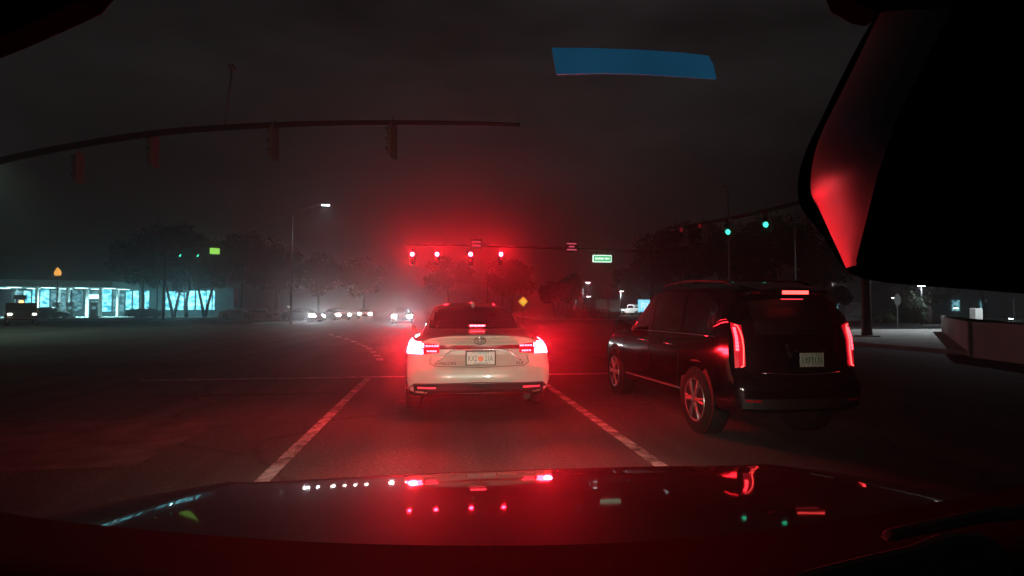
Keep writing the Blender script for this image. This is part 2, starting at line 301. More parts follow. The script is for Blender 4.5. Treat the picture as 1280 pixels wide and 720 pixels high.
# ------------------------------------------------------------------ vehicles
class Body:
    """A lofted car body. st: (y, w, zb, zbelt, xs, xr, zr, zt); the ends bulge by the end profiles."""
    def __init__(s, st, rear, front, cy_=.16, cf=.3, nz_=4, ny=4):
        Ltot = st[-1][0]
        S = []
        for (y, wd, zb, zbelt, xg, xr, ze, zt) in st:
            S.append([[.0, zb], [.55 * wd, zb], [.90 * wd, zb + .02], [.985 * wd, zb + .12], [wd, zb + (zbelt - zb) * .45], [.995 * wd, zb + (zbelt - zb) * .72], [.955 * wd, zbelt - .03], [xg, zbelt + .025], [xr + (xg - xr) * .45, zbelt + (ze - zbelt) * .62], [xr, ze - .03], [xr * .86, ze + .01], [xr * .5, zt - .01], [0, zt]])
        D = [cr([list(q) for q in r], nz_) for r in S]
        nj = len(D[0]); ys = [a[0] for a in st]
        cols = [cr([[ys[k], D[k][j][0], D[k][j][1]] for k in range(len(st))], ny) for j in range(nj)]
        nk = len(cols[0])
        def rp(z, prof):
            if z <= prof[0][0]: return prof[0][1]
            for (a, fa), (b, fb) in zip(prof, prof[1:]):
                if z <= b:
                    t = (z - a) / (b - a); t = t * t * (3 - 2 * t); return fa + (fb - fa) * t
            return prof[-1][1]
        ring = []
        for k in range(nk):
            r = []
            for j in range(nj):
                y, x, z = cols[j][k]
                tr = max(0, 1 - y / .9); tf = max(0, 1 - (Ltot - y) / .9)
                xf = (abs(x) / max(st[0][1], .01))
                y2 = y + (rp(z, rear) + cy_ * min(1, xf) ** 4) * tr ** 1.5 - (rp(z, front) + cf * min(1, xf) ** 3) * tf ** 1.5
                r.append((x, y2, z))
            ring.append([(-a, b, c) for (a, b, c) in r[::-1]][:-1] + r)
        mb = MB(); mb.grid(ring)
        n2 = len(ring[0])
        for idx, (R, prof, cc, sg) in ((0, (ring[0], rear, cy_, 1)), (1, (ring[-1], front, cf, -1))):
            base = st[0][0] if sg == 1 else Ltot
            rows = []
            for j in range(nj):
                xl, yl, z = R[j]
                row = []
                hw = abs(xl)
                for u in range(-10, 11):
                    x = hw * u / 10; xf = abs(x) / max(st[0][1], .01)
                    row.append((x, base + sg * (rp(z, prof) + cc * min(1, xf) ** (4 if sg == 1 else 3)), z))
                rows.append(row)
            mb.grid(rows)
        s.mb = mb
        b = bmesh.new(); me = bpy.data.meshes.new('tmp'); me.from_pydata(mb.v, [], mb.f); b.from_mesh(me)
        bmesh.ops.remove_doubles(b, verts=b.verts, dist=.0015); bmesh.ops.recalc_face_normals(b, faces=b.faces)
        b.to_mesh(me); s.bvh = BVHTree.FromBMesh(b); b.free()
        for p in me.polygons: p.use_smooth = True
        s.me = me
    def obj(s, name, m, parent):
        s.me.name = name; s.me.materials.append(m); o = bpy.data.objects.new(name, s.me); C.objects.link(o); o.parent = parent; return o
    def hit(s, a, z, side):
        # side: 'R' rear face (a = x), 'F' front face, -1 / 1 flanks (a = y)
        if side == 'R': o, d = Vector((a, -4, z)), Vector((0, 1, 0))
        elif side == 'F': o, d = Vector((a, 12, z)), Vector((0, -1, 0))
        elif side == 'T': o, d = Vector((a, z, 5)), Vector((0, 0, -1))
        else: o, d = Vector((4 * side, a, z)), Vector((-side, 0, 0))
        h = s.bvh.ray_cast(o, d)
        if h[0] is None and side in ('R', 'F'):
            for k in range(1, 12):
                h = s.bvh.ray_cast(Vector((a * (1 - .012 * k), o.y, z)), d)
                if h[0]: break
        if h[0] is None: return o + d * 4, -d
        nn = h[1] if h[1].dot(d) < 0 else -h[1]
        return h[0], nn
    def patch(s, a0, a1, lo, hi, side, off=.006, na=10, nb=4, name='panel', m=None, parent=None, smooth=True, edge=0):
        lo = lo if callable(lo) else (lambda t, v=lo: v); hi = hi if callable(hi) else (lambda t, v=hi: v)
        top, bot = [], []
        for i in range(na + 1):
            t = i / na; a = a0 + (a1 - a0) * t; rt, rb_ = [], []
            for j in range(nb + 1):
                z = lo(t) + (hi(t) - lo(t)) * j / nb
                p, nn = s.hit(a, z, side)
                rt.append(p + nn * off); rb_.append(p - nn * .02)
            top.append(rt); bot.append(rb_)
        mb = MB(); mb.grid(top)
        per = [(i, 0) for i in range(na + 1)] + [(na, j) for j in range(1, nb + 1)] + [(i, nb) for i in range(na - 1, -1, -1)] + [(0, j) for j in range(nb - 1, 0, -1)]
        A = [top[i][j] for i, j in per]; B = [bot[i][j] for i, j in per]; q = len(per)
        mb.add(A + B, [(i, (i + 1) % q, (i + 1) % q + q, i + q) for i in range(q)])
        return mb.build(name, m, parent, smooth=False) if name else mb
    def line(s, pts, r, side, name, m, parent, n=6, off=0, dens=6):
        pp = []
        for (a, b) in zip(pts, pts[1:]):
            for k in range(dens):
                t = k / dens; p, nn = s.hit(a[0] + (b[0] - a[0]) * t, a[1] + (b[1] - a[1]) * t, side); pp.append(p + nn * off)
        p, nn = s.hit(pts[-1][0], pts[-1][1], side); pp.append(p + nn * off)
        mb = MB().tube(pp, r, n)
        return mb.build(name, m, parent, smooth=True) if name else mb
def wheel(parent, x, y, r, side, spokes=7, wd=.22):
    t = MB().lathe([(r * .62, -wd / 2), (r * .93, -wd / 2), (r, -wd * .38), (r, wd * .38), (r * .93, wd / 2), (r * .62, wd / 2)], 36, 'X').build('wheel', M['rubber'], parent, loc=(x, y, r), smooth=True)
    e = side * wd / 2
    m = MB()
    m.lathe([(r * .63, e - side * .05), (r * .66, e - side * .01), (r * .64, e + side * .006), (r * .59, e + side * .002), (r * .57, e - side * .06)], 36, 'X')
    m.lathe([(r * .17, e - side * .05), (r * .17, e), (r * .12, e + side * .01), (.004, e + side * .012)], 18, 'X')
    for k in range(spokes):
        g = 2 * pi * k / spokes
        for dg in (-.12, .12):
            m.tube([(e - side * .01, r * .12 * cos(g), r * .12 * sin(g)), (e - side * .004, r * .4 * cos(g + dg * .7), r * .4 * sin(g + dg * .7)), (e - side * .012, r * .6 * cos(g + dg), r * .6 * sin(g + dg))], [.03, .02, .022], 6)
    m.build('rim', M['rim'], t, smooth=False)
    return t
def plate(parent, c, wdt, hgt, txt, tsize, frame=True, wheelm=None, mark='PLATE'):
    pl = MB().box((0, 0, 0), (wdt, .008, hgt)).build('licence_plate', wheelm or M['plate'], parent, loc=c, bevel=.003)
    if frame:
        m = MB(); fw = .012
        m.box((0, -.004, hgt / 2), (wdt + fw * 2, .014, fw)); m.box((0, -.004, -hgt / 2), (wdt + fw * 2, .014, fw * 1.2))
        m.box((-wdt / 2 - fw / 2, -.004, 0), (fw, .014, hgt - fw)); m.box((wdt / 2 + fw / 2, -.004, 0), (fw, .014, hgt - fw))
        m.build('plate_frame', M['blackplastic'], pl)
    if not txt:                        # too blurred in the photograph to read: only stroke shapes
        m = MB(); R_ = random.Random(5); x = -wdt * .38
        for k in range(7):
            h_ = hgt * R_.uniform(.34, .46); m.box((x, -.007, -.002), (wdt * .025, .003, h_))
            if k % 2: m.box((x + wdt * .03, -.007, R_.uniform(-.25, .25) * h_), (wdt * .05, .003, hgt * .07))
            x += wdt * .125
        m.build('plate_number', M['plategreen'], pl)
        return pl
    a, b = txt.split(' ')
    text('plate_number', a, tsize, M['plategreen'], pl, (-wdt * .29, -.006, -.004), sx=.60)
    text('plate_number', b, tsize, M['plategreen'], pl, (wdt * .29, -.006, -.004), sx=.60)
    m = MB().lathe([(hgt * .2, 0), (hgt * .2, -.004)], 18, 'Y'); m.build('plate_orange', M['orange'], pl, loc=(0, -.004, -.006))
    text('plate_state', 'MYFLORIDA.COM', tsize * .26, M['plategreen'], pl, (0, -.006, hgt * .38))
    text('plate_motto', 'SUNSHINE STATE', tsize * .24, M['plategreen'], pl, (0, -.006, -hgt * .36))
    return pl
def lerp(a, b): return lambda t: a + (b - a) * t
def quad(a, b, c):                     # value a at t=0, b at .5, c at 1
    return lambda t: a * (1 - t) * (1 - 2 * t) + b * 4 * t * (1 - t) + c * t * (2 * t - 1)
SEDAN = [  # y, w, zb, zbelt, xg, xr, ze, zt
    (0.0, .90, .30, .86, .80, .70, .97, 1.02), (.25, .92, .24, .90, .82, .72, 1.01, 1.06), (.55, .925, .20, .93, .80, .68, 1.04, 1.09),
    (1.0, .93, .19, .95, .78, .62, 1.17, 1.23), (1.6, .93, .18, .95, .77, .58, 1.35, 1.40), (2.3, .93, .18, .94, .78, .59, 1.39, 1.455),
    (2.9, .93, .18, .93, .79, .59, 1.36, 1.42), (3.5, .93, .18, .91, .80, .66, 1.12, 1.18), (3.85, .93, .19, .88, .81, .70, .95, 1.0),
    (4.4, .92, .20, .82, .78, .66, .86, .90), (4.75, .89, .22, .74, .74, .60, .78, .80), (4.95, .85, .28, .66, .70, .55, .69, .71)]
def sedan_rear_prof(): return [(.25, .09), (.36, .02), (.50, .0), (.62, .015), (.66, .05), (.80, .085), (.90, .09), (.96, .05), (1.0, .02), (1.06, .06)]
def beam(parent, loc, power, ang, col=(1, .010, .022)):
    l = bpy.data.lights.new('brake_beam', 'SPOT'); l.energy = power; l.color = col; l.spot_size = radians(ang); l.spot_blend = 1; l.shadow_soft_size = .05
    o = bpy.data.objects.new('brake_beam', l); C.objects.link(o); o.parent = parent; o.location = loc; o.rotation_euler = (-pi / 2 - radians(1) * -1, 0, 0) ; return o
def white_sedan(loc):
    r = empty('sedan', loc, 0, 'pearl white sedan with lit brake lamps waiting directly ahead in the centre lane', 'car')
    B = Body(SEDAN, sedan_rear_prof(), [(.25, .1), (.5, 0), (.8, .15)], cy_=.17)
    B.obj('body', M['pearl'], r)
    # the brake lamps throw their light backwards
    for sd in (-1, 1): beam(r, (sd * .80, -.06, .86), 300 if sd > 0 else 380, 72)
    # rear window and roof glass
    B.patch(-.64, .64, 1.085, quad(1.30, 1.385, 1.30), 'R', .004, 18, 10, 'rear_window', M['glass'], r)
    for sd in (-1, 1):
        B.patch(1.15, 3.35, quad(.985, .985, .985), quad(1.08, 1.36, 1.05), sd, .003, 14, 5, 'side_window', M['glass'], r)
    # tail lamps: red housing, two lit bars at the corner, rows of small segments inwards
    for sd in (-1, 1):
        h = B.patch(sd * .915, sd * .50, lerp(.765, .80), lerp(.955, .90), 'R', .010, 16, 5, 'tail_lamp', M['lampglow'], r)
        B.patch(sd * .905, sd * .69, lerp(.865, .868), lerp(.94, .925), 'R', .016, 8, 2, 'lit_bar', M['brake'], h)
        B.patch(sd * .90, sd * .70, lerp(.785, .785), lerp(.855, .85), 'R', .016, 8, 2, 'lit_bar', M['brake'], h)
        for (z, xs, hh) in ((.888, (.655, .62, .585, .55, .52), .012), (.822, (.64, .605, .575, .545), .010)):
            mb = MB()
            for x in xs:
                q = B.patch(sd * (x + .012), sd * (x - .012), z - hh, z + hh, 'R', .016, 1, 1, None); mb.add(q.v, q.f)
            mb.build('lit_segment_row', M['brake_bar'], h)
    B.patch(-.50, .50, .845, .895, 'R', .008, 14, 2, 'trunk_garnish', M['lampred'], r)
    # high brake lamp behind the glass
    hb = MB().box((0, .56, 1.125), (.26, .05, .035)).build('high_brake_lamp', M['blackplastic'], r, bevel=.006)
    for k in range(4): MB().box((-.078 + .052 * k, .531, 1.125), (.046, .008, .022)).build('lit_segment', M['brake_high'], hb)
    # panel seams, number plate recess, chrome hoops
    B.line([(-.60, .76), (-.62, .68), (-.56, .64), (0, .625), (.56, .64), (.62, .68), (.60, .76)], .0035, 'R', 'trunk_seam', M['blackplastic'], r)
    B.line([(-.52, .70), (-.36, .825), (-.28, .838), (.28, .838), (.36, .825), (.52, .70)], .009, 'R', 'chrome_trim', M['chrome'], r, off=.002)
    B.patch(-.30, .30, .655, .835, 'R', .002, 10, 3, 'plate_recess', M['pearl'], r)
    p, nn = B.hit(0, .73, 'R')
    plate(r, (0.01, p.y - .022, .735), .35, .175, 'KX2 21A', .10)
    # emblem of three ovals
    m = MB()
    def oval(cx, cz, a, b, rr):
        pts = []
        for k in range(25):
            g = 2 * pi * k / 24; q, nn = B.hit(cx + a * cos(g), cz + b * sin(g), 'R'); pts.append(q + nn * .008)
        m.tube(pts, rr, 6, False)
    oval(0, .957, .072, .046, .007); oval(0, .957, .022, .042, .006); oval(0, .976, .048, .018, .006)
    m.build('emblem', M['chrome'], r, smooth=True)
    p, nn = B.hit(-.42, .675, 'R'); text('badge', 'AVALON', .050, M['blackplastic'], r, (-.43, p.y - .012, .672), sx=1.35)
    p, nn = B.hit(.48, .675, 'R'); text('badge', 'XLE', .050, M['blackplastic'], r, (.50, p.y - .014, .672), sx=1.2)
    # bumper: dark lower valance with chrome edge and reflectors, exhaust tips
    va = B.patch(-.87, .87, quad(.20, .24, .20), lambda t: .425 - .05 * max(0, abs(t - .5) * 2 - .9) / .1, 'R', .008, 28, 5, 'lower_valance', M['blackplastic'], r)
    B.line([(-.86, .375), (-.80, .422), (0, .438), (.80, .422), (.86, .375)], .008, 'R', 'chrome_trim', M['darkpole'], r, off=.004)
    for sd in (-1, 1):
        B.patch(sd * .76, sd * .54, .368, .386, 'R', .016, 6, 1, 'reflector', M['red_dim'], r)  # reflectors glow by emission in place of returned light
        m = MB()
        p, nn = B.hit(sd * .62, .27, 'R')
        if sd > 0: m.lathe([(.045, -.02), (.052, -.02), (.052, .2), (.045, .2)], 16, 'Y'); m.build('exhaust_tip', M['blackplastic'], r, loc=(sd * .62, p.y + .03, .235), smooth=False)
        for y in (1.05, 3.95): wheel(r, sd * .835, y, .335, sd)
        for y in (1.05, 3.95):
            m = MB(); m.lathe([(.40, 0), (.40, .015)], 28, 'X'); m.build('wheel_arch', M['blackplastic'], r, loc=(sd * .925 - (.015 if sd > 0 else 0) + .003 * sd, y, .36))
        m = MB(); m.hexa([(sd * .90, 3.15, .94), (sd * 1.0, 3.2, .95), (sd * 1.0, 3.32, .95), (sd * .90, 3.35, .94), (sd * .90, 3.15, 1.05), (sd * .99, 3.2, 1.09), (sd * .99, 3.32, 1.08), (sd * .90, 3.35, 1.05)])
        m.build('side_mirror', M['pearl'], r, bevel=.02)
    # shark fin aerial, roof lip highlights
    m = MB(); m.hexa([(-.03, 1.55, 1.38), (.03, 1.55, 1.38), (.015, 1.75, 1.40), (-.015, 1.75, 1.40), (-.008, 1.56, 1.46), (.008, 1.56, 1.46), (.008, 1.62, 1.45), (-.008, 1.62, 1.45)]); m.build('roof_aerial', M['pearl'], r)
    m = MB()
    for x in (-.36, -.02, .34):
        q, nn = B.hit(x, 2.0, 'T')
    return r
wc = P(600, 386, 7.0); white_sedan((wc.x, wc.y - .05, 0))

# the black SUV -----------------------------------------------------
def suv(loc, W=.70):
    k = W / .93
    st = [(0.0, .91, .38, 1.24, .88, .62, 1.50, 1.55), (.3, .925, .30, 1.22, .885, .64, 1.55, 1.61), (.9, .93, .27, 1.08, .86, .70, 1.58, 1.65), (1.8, .93, .26, 1.02, .86, .71, 1.60, 1.675),
          (2.35, .93, .26, 1.01, .86, .70, 1.57, 1.64), (2.72, .93, .26, 1.0, .86, .68, 1.46, 1.53), (3.12, .93, .26, .98, .86, .70, 1.22, 1.26), (3.5, .93, .27, .97, .84, .72, 1.02, 1.06),
          (4.15, .92, .28, .93, .80, .66, .97, 1.01), (4.5, .89, .32, .84, .74, .60, .88, .91), (4.68, .84, .38, .76, .68, .54, .79, .81)]
    st = [(a, b * k, c, d, e * k, f * k, g, h) for a, b, c, d, e, f, g, h in st]
    rear = [(.30, .10), (.42, .01), (.62, .0), (.72, .05), (.78, .085), (1.02, .10), (1.2, .16), (1.40, .26), (1.50, .30), (1.54, .20), (1.62, .24)]
    r = empty('sport_utility_vehicle', loc, 0, 'glossy black SUV with tall lit tail lamps right of the white sedan', 'car')
    B = Body(st, rear, [(.3, .1), (.5, 0), (.9, .12)], cy_=.11)
    B.obj('body', M['blackpaint'], r)
    B.patch(-.58 * k, .58 * k, 1.10, quad(1.42, 1.45, 1.42), 'R', .004, 14, 8, 'rear_window', M['glassmatte'], r)
    for sd in (-1, 1):
        B.patch(.55, 1.35, lambda t: 1.09, quad(1.36, 1.52, 1.54), sd, .003, 8, 5, 'side_window', M['glass'], r)
        B.patch(1.42, 2.28, 1.08, quad(1.545, 1.56, 1.55), sd, .003, 8, 5, 'side_window', M['glass'], r)
        B.patch(2.36, 3.02, 1.06, lambda t: 1.53 - .36 * t ** 1.5, sd, .003, 8, 5, 'side_window', M['glass'], r)
        B.line([(.5, 1.065), (2.0, 1.06), (3.3, 1.035)], .009, sd, 'window_trim', M['chrome'], r, off=.003)
        B.line([(1.38, 1.04), (1.38, .40)], .004, sd, 'door_seam', M['rubber'], r)
        B.line([(2.32, 1.04), (2.32, .36)], .004, sd, 'door_seam', M['rubber'], r)
        B.line([(3.32, 1.0), (3.36, .70), (3.28, .38)], .004, sd, 'door_seam', M['rubber'], r)
        B.line([(1.3, .43), (3.25, .40)], .016, sd, 'sill_trim', M['darkpole'], r)
        for y in (1.55, 2.45):
            p, nn = B.hit(y, .93, sd)
            MB().tube([(p.x + sd * .005, y, .925), (p.x + sd * .04, y + .04, .93), (p.x + sd * .04, y + .18, .93), (p.x + sd * .005, y + .22, .925)], .012, 6).build('door_handle', M['chrome'], r, smooth=True)
        # tall tail lamp
        x1, x0 = sd * .865 * k, sd * .745 * k
        h = B.patch(x1, x0, lerp(.78, .80), lerp(1.215, 1.19), 'R', .012, 8, 10, 'tail_lamp', M['lampglow'], r)
        m = MB()
        for q in range(7):
            a, b = (.845, .812) if sd < 0 else (.855, .825)
            z0 = .945 + q * .032
            g = B.patch(sd * a * k, sd * b * k, z0, z0 + .028, 'R', .018, 2, 1, None); m.add(g.v, g.f)
        m.build('lit_column', M['brake_suv'], h)
        o_ = .77 if sd < 0 else .79
        m = B.line([(sd * (o_ + .055) * k, 1.195), (sd * (o_ + .02) * k, 1.185), (sd * o_ * k, 1.12), (sd * (o_ - .012) * k, .95), (sd * (o_) * k, .80), (sd * (o_ + .03) * k, .79)], .0055, 'R', 'light_pipe', M['brake_thin'], h, off=.018)
        for y in (.92, 3.74): 
            wheel(r, sd * (W - .10), y, .365, sd, 6, .23)
            m = MB(); m.lathe([(.40, 0), (.40, .02)], 32, 'X'); m.build('wheel_arch', M['blackplastic'], r, loc=(sd * (W - .006) - (.014 if sd > 0 else 0.006), y, .40))
        m = MB(); m.hexa([(sd * W * .96, 3.02, 1.03), (sd * (W + .17), 3.06, 1.05), (sd * (W + .17), 3.2, 1.05), (sd * W * .96, 3.22, 1.03), (sd * W * .96, 3.02, 1.12), (sd * (W + .15), 3.06, 1.20), (sd * (W + .15), 3.2, 1.19), (sd * W * .96, 3.22, 1.12)])
        m.build('side_mirror', M['blackpaint'], r, bevel=.02)
        B.patch(sd * .80 * k, sd * .62 * k, .47, .49, 'R', .01, 4, 1, 'reflector', M['lampred'], r)
        B.line([(.5, 1.60), (1.5, 1.66), (2.5, 1.64)], .014, sd, None, None, r) if False else None
        MB().tube([(sd * .60 * k, .55, 1.60), (sd * .62 * k, .7, 1.645), (sd * .63 * k, 1.5, 1.69), (sd * .62 * k, 2.2, 1.665), (sd * .6 * k, 2.35, 1.61)], .014, 6).build('roof_rail', M['blackplastic'], r, smooth=True)
    # spoiler with high brake lamp
    sp = MB(); sp.hexa([(-.50 * k, .16, 1.49), (.50 * k, .16, 1.49), (.56 * k, .5, 1.52), (-.56 * k, .5, 1.52), (-.48 * k, .14, 1.53), (.48 * k, .14, 1.53), (.55 * k, .5, 1.60), (-.55 * k, .5, 1.60)])
    s_ = sp.build('spoiler', M['blackpaint'], r, bevel=.015)
    MB().box((-.0, .143, 1.51), (.27, .012, .034)).build('high_brake_lamp', M['brake_thin'], s_)
    MB().box((0, .20, 1.445), (.23, .01, .010)).build('reflected_strip', M['red_dim'], s_)  # glowing bar painted as the brake lamp's reflection in the glass
    # wiper, chrome strip, emblem, plate, seams
    MB().tube([(-.02, .12, 1.12), (.18, .10, 1.13), (.34, .13, 1.15)], .008, 6).build('wiper', M['blackplastic'], r)
    B.line([(-.40, .735), (0, .715), (.40, .735)], .008, 'R', 'chrome_trim', M['chrome'], r, off=.004)
    B.line([(-.50, 1.06), (-.55, .80), (-.48, .70), (.48, .70), (.55, .80), (.50, 1.06)], .0035, 'R', 'tailgate_seam', M['rubber'], r)
    p, nn = B.hit(.10, .86, 'R')
    pr = plate(r, (.10, p.y - .03, .86), .25, .135, None, .075, frame=False, wheelm=M['plate_shaded'])
    for x in (-.07, .22): MB().box((x, p.y - .03, .945), (.045, .02, .012)).build('plate_lamp', M['chrome'], r, bevel=.004)
    m = MB()
    for (x, z, a) in ((-.13, 1.0, .018), (-.115, .975, .022), (-.105, .92, .022), (-.095, .89, .016)):
        q, nn = B.hit(x, z, 'R'); m.lathe([(a * .8, -.014), (a, -.006), (a, 0)], 12, 'Y', (x, q.y, z))
    m.build('emblem', M['chrome'], r)
    B.patch(-.60, .60, .36, .50, 'R', .01, 14, 3, 'lower_bumper', M['blackplastic'], r)
    return r
sv = G(868, 541); suv((sv.x + .67 + .02, sv.y - .92, 0), .67)

# generic cars for the far traffic -----------------------------------
def simple_car(label, paint, group, headm, name='car'):
    r = empty(name, (0, 0, 0), 0, label, 'car', group)
    B = Body(SEDAN, sedan_rear_prof(), [(.25, .06), (.5, 0), (.8, .12)], cy_=.17, nz_=2, ny=2)
    B.obj('body', paint, r)
    B.patch(-.62, .62, .99, 1.36, 'F', .004, 6, 3, 'windscreen', M['glass'], r)
    for sd in (-1, 1):
        B.patch(1.15, 3.35, .985, quad(1.08, 1.36, 1.05), sd, .003, 8, 2, 'side_window', M['glass'], r)
        B.patch(sd * .86, sd * .50, .56, .76, 'F', .01, 5, 2, 'headlamp', headm, r)
        for y in (1.05, 3.95):
            t = MB().lathe([(.2, -.1), (.33, -.1), (.335, .1), (.2, .1)], 16, 'X').build('wheel', M['rubber'], r, loc=(sd * .845, y, .335))
            MB().lathe([(.2, sd * .09), (.19, sd * .11), (.05, sd * .105)], 14, 'X').build('rim', M['rim'], t)
    B.patch(-.45, .45, .40, .56, 'F', .008, 4, 2, 'grille', M['blackplastic'], r)
    return r
def place(o, p, heading):              # car local +y is its nose
    o.location = (p.x, p.y, 0); o.rotation_euler = (0, 0, heading); return o
GRP = 'cars coming the other way across the junction'
c1 = simple_car('car with two brilliant white headlamps just left of the white sedan', M['darkpaint'], GRP, M['head'])
# front face of a car facing us sits 4.95 ahead of its origin
def oncoming(o, px, zc, ang=0.0):
    p = GD(px, zc); n_ = Vector((-sin(pi + ang), cos(pi + ang), 0)) * 4.95
    return place(o, p - n_, pi + ang)
oncoming(c1, 502, 50)
c2 = simple_car('grey car with small warm headlamps behind the turning lane, second from the bright pair', M['greypaint'], GRP, M['head_warm']); oncoming(c2, 456, 74, .1)
c3 = simple_car('car with clustered warm headlamps above the dashed turn line', M['darkpaint'], GRP, M['head_warm']); oncoming(c3, 431, 64, .55)
c4 = copy_tree(c1); c4['label'] = 'dark car with one headlamp showing beside the traffic island'
oncoming(c4, 400, 56, .9)
c5 = copy_tree(c2); c5['label'] = 'unlit looking grey car half hidden at the left end of the oncoming queue'; c5['group'] = GRP
oncoming(c5, 352, 66, 1.25)
for ch in c5.children:
    if ch.name.startswith('headlamp'): ch.data = ch.data.copy(); ch.data.materials[0] = M['glass']
c6 = copy_tree(c5); c6['label'] = 'dark parked car seen side-on below the left street lamp'; oncoming(c6, 325, 72, 1.5)

# dark pickup at the far left, facing right
def pickup(label, paint, name='pickup_truck'):
    r = empty(name, (0, 0, 0), 0, label, 'truck')
    m = MB()
    prof = [(0, .55), (0, 1.12), (1.9, 1.15), (1.95, 1.2), (2.15, 1.85), (3.5, 1.85), (4.1, 1.25), (5.35, 1.12), (5.5, 1.0), (5.5, .5), (5.3, .42), (.2, .42)]
    m.prism([(-.98, y, z) for y, z in prof], [(.98, y, z) for y, z in prof]); m.build('body', paint, r, bevel=.06)
    for sd in (-1, 1):
        q = [(2.2, 1.28), (2.3, 1.74), (3.42, 1.74), (3.85, 1.3)]
        MB().prism([(sd * .99, y, z) for y, z in q], [(sd * .95, y, z) for y, z in q]).build('side_window', M['glass'], r)
        MB().box((sd * .75, 5.51, .92), (.26, .04, .13)).build('headlamp', M['head_dim'], r, bevel=.02)
        MB().box((sd * .85, -.01, .95), (.12, .04, .3)).build('tail_lamp', M['lampred'], r, bevel=.01)
        for y in (1.0, 4.5):
            t = MB().lathe([(.2, -.13), (.39, -.13), (.4, .13), (.2, .13)], 20, 'X').build('wheel', M['rubber'], r, loc=(sd * .9, y, .4))
            MB().lathe([(.24, sd * .11), (.22, sd * .14), (.05, sd * .13)], 16, 'X').build('rim', M['rim'], t)
    MB().prism([(-.85, 3.53, 1.80), (.85, 3.53, 1.80), (.85, 4.06, 1.30), (-.85, 4.06, 1.30)], [(-.85, 3.45, 1.75), (.85, 3.45, 1.75), (.85, 4.0, 1.25), (-.85, 4.0, 1.25)]).build('windscreen', M['glass'], r)
    MB().box((0, 5.52, .82), (1.1, .03, .36)).build('grille', M['blackplastic'], r, bevel=.02)
    return r
t1 = pickup('dark pickup truck with small headlamps and an amber roof lamp at the left edge', M['darkpaint'])
p = GD(28, 45); t1.location = (p.x, p.y, 0); t1.rotation_euler = (0, 0, pi + .62); t1.scale = (1, 1, 1)
t1.location = Vector((p.x, p.y, 0)) - Vector((-sin(pi + .62), cos(pi + .62), 0)) * 5.4
MB().lathe([(.16, 0), (.16, .12), (.1, .2), (.01, .22)], 14).build('beacon', M['amber'], t1, loc=(0, 3.0, 1.85))
# white box vans and pickup beyond the right verge
def box_van(label):
    r = empty('box_van', (0, 0, 0), 0, label, 'van', 'white vans parked beyond the right verge')
    MB().box((0, 1.9, 1.75), (2.1, 3.8, 2.3)).build('cargo_box', M['whitepaint'], r, bevel=.04)
    m = MB(); prof = [(3.82, .5), (3.82, 2.1), (4.6, 2.1), (5.2, 1.4), (5.9, 1.2), (5.95, .5)]
    m.prism([(-.95, y, z) for y, z in prof], [(.95, y, z) for y, z in prof]); m.build('cab', M['whitepaint'], r, bevel=.05)
    MB().box((0, 2.9, .48), (1.7, 5.6, .14)).build('chassis', M['blackplastic'], r)
    MB().prism([(-.8, 4.66, 2.02), (.8, 4.66, 2.02), (.8, 5.2, 1.42), (-.8, 5.2, 1.42)], [(-.8, 4.58, 1.98), (.8, 4.58, 1.98), (.8, 5.1, 1.38), (-.8, 5.1, 1.38)]).build('windscreen', M['glass'], r)
    for sd in (-1, 1):
        MB().box((sd * .85, -.01, .75), (.16, .03, .2)).build('tail_lamp', M['lampred'], r)
        for y in (.9, 4.9): MB().lathe([(.2, -.12), (.36, -.12), (.37, .12), (.2, .12)], 18, 'X').build('wheel', M['rubber'], r, loc=(sd * .88, y, .37))
    for x in (-.5, .5): MB().box((x, -.02, 1.75), (.96, .03, 2.1)).build('rear_door', M['whitepaint'], r, bevel=.01)
    return r
v1 = box_van('white box van, left one of the pair, rear doors facing the junction')
v1.location = GD(752, 106); v1.rotation_euler = (0, 0, -.29)
v2 = copy_tree(v1); v2['label'] = 'white box van, right one of the pair, next to the white pickup'; v2.location = GD(768.5, 106); v2.rotation_euler = (0, 0, -.31)
v3 = pickup('white pickup truck parked nose to the right beside two white vans', M['whitepaint']); v3.location = GD(791, 96) + Vector((0, 4.5, 0)); v3.rotation_euler = (0, 0, pi + .35)
for ch in v3.children:
    if ch.name.startswith('headlamp'): ch.data = ch.data.copy(); ch.data.materials[0] = M['glass']
for v in (v1, v2, v3): v.location.z = .19

# ------------------------------------------------------------------ petrol station on the left
def at_(px, zc, z): q = GD(px, zc); return Vector((q.x, q.y, z))
shop = empty('shop_building', (0, 0, 0), 0, 'low shop with glowing cyan windows behind the dark trees at the far left', 'building')
ZS = 92; B0 = .14
def face_quad(px0, px1, z0, z1, zc, th, name, m, par, bev=0):
    a, b = GD(px0, zc), GD(px1, zc); back = (GD((px0 + px1) / 2, zc + 1) - GD((px0 + px1) / 2, zc)).normalized() * th
    return MB().hexa([(a.x, a.y, z0), (b.x, b.y, z0), (b.x + back.x, b.y + back.y, z0), (a.x + back.x, a.y + back.y, z0), (a.x, a.y, z1), (b.x, b.y, z1), (b.x + back.x, b.y + back.y, z1), (a.x + back.x, a.y + back.y, z1)]).build(name, m, par, bevel=bev)
M['shopwall'] = mat('teal shop wall', (.16, .28, .30), .8, noise=.25, scale=.8)
M['shoproof'] = mat('shop roof fascia', (.10, .14, .13), .8, noise=.2, scale=.6)
face_quad(14, 292, B0, 4.7, ZS, 9, 'wall', M['shopwall'], shop)
face_quad(10, 296, 4.7, 5.4, ZS - .8, 11, 'roof', M['shoproof'], shop)
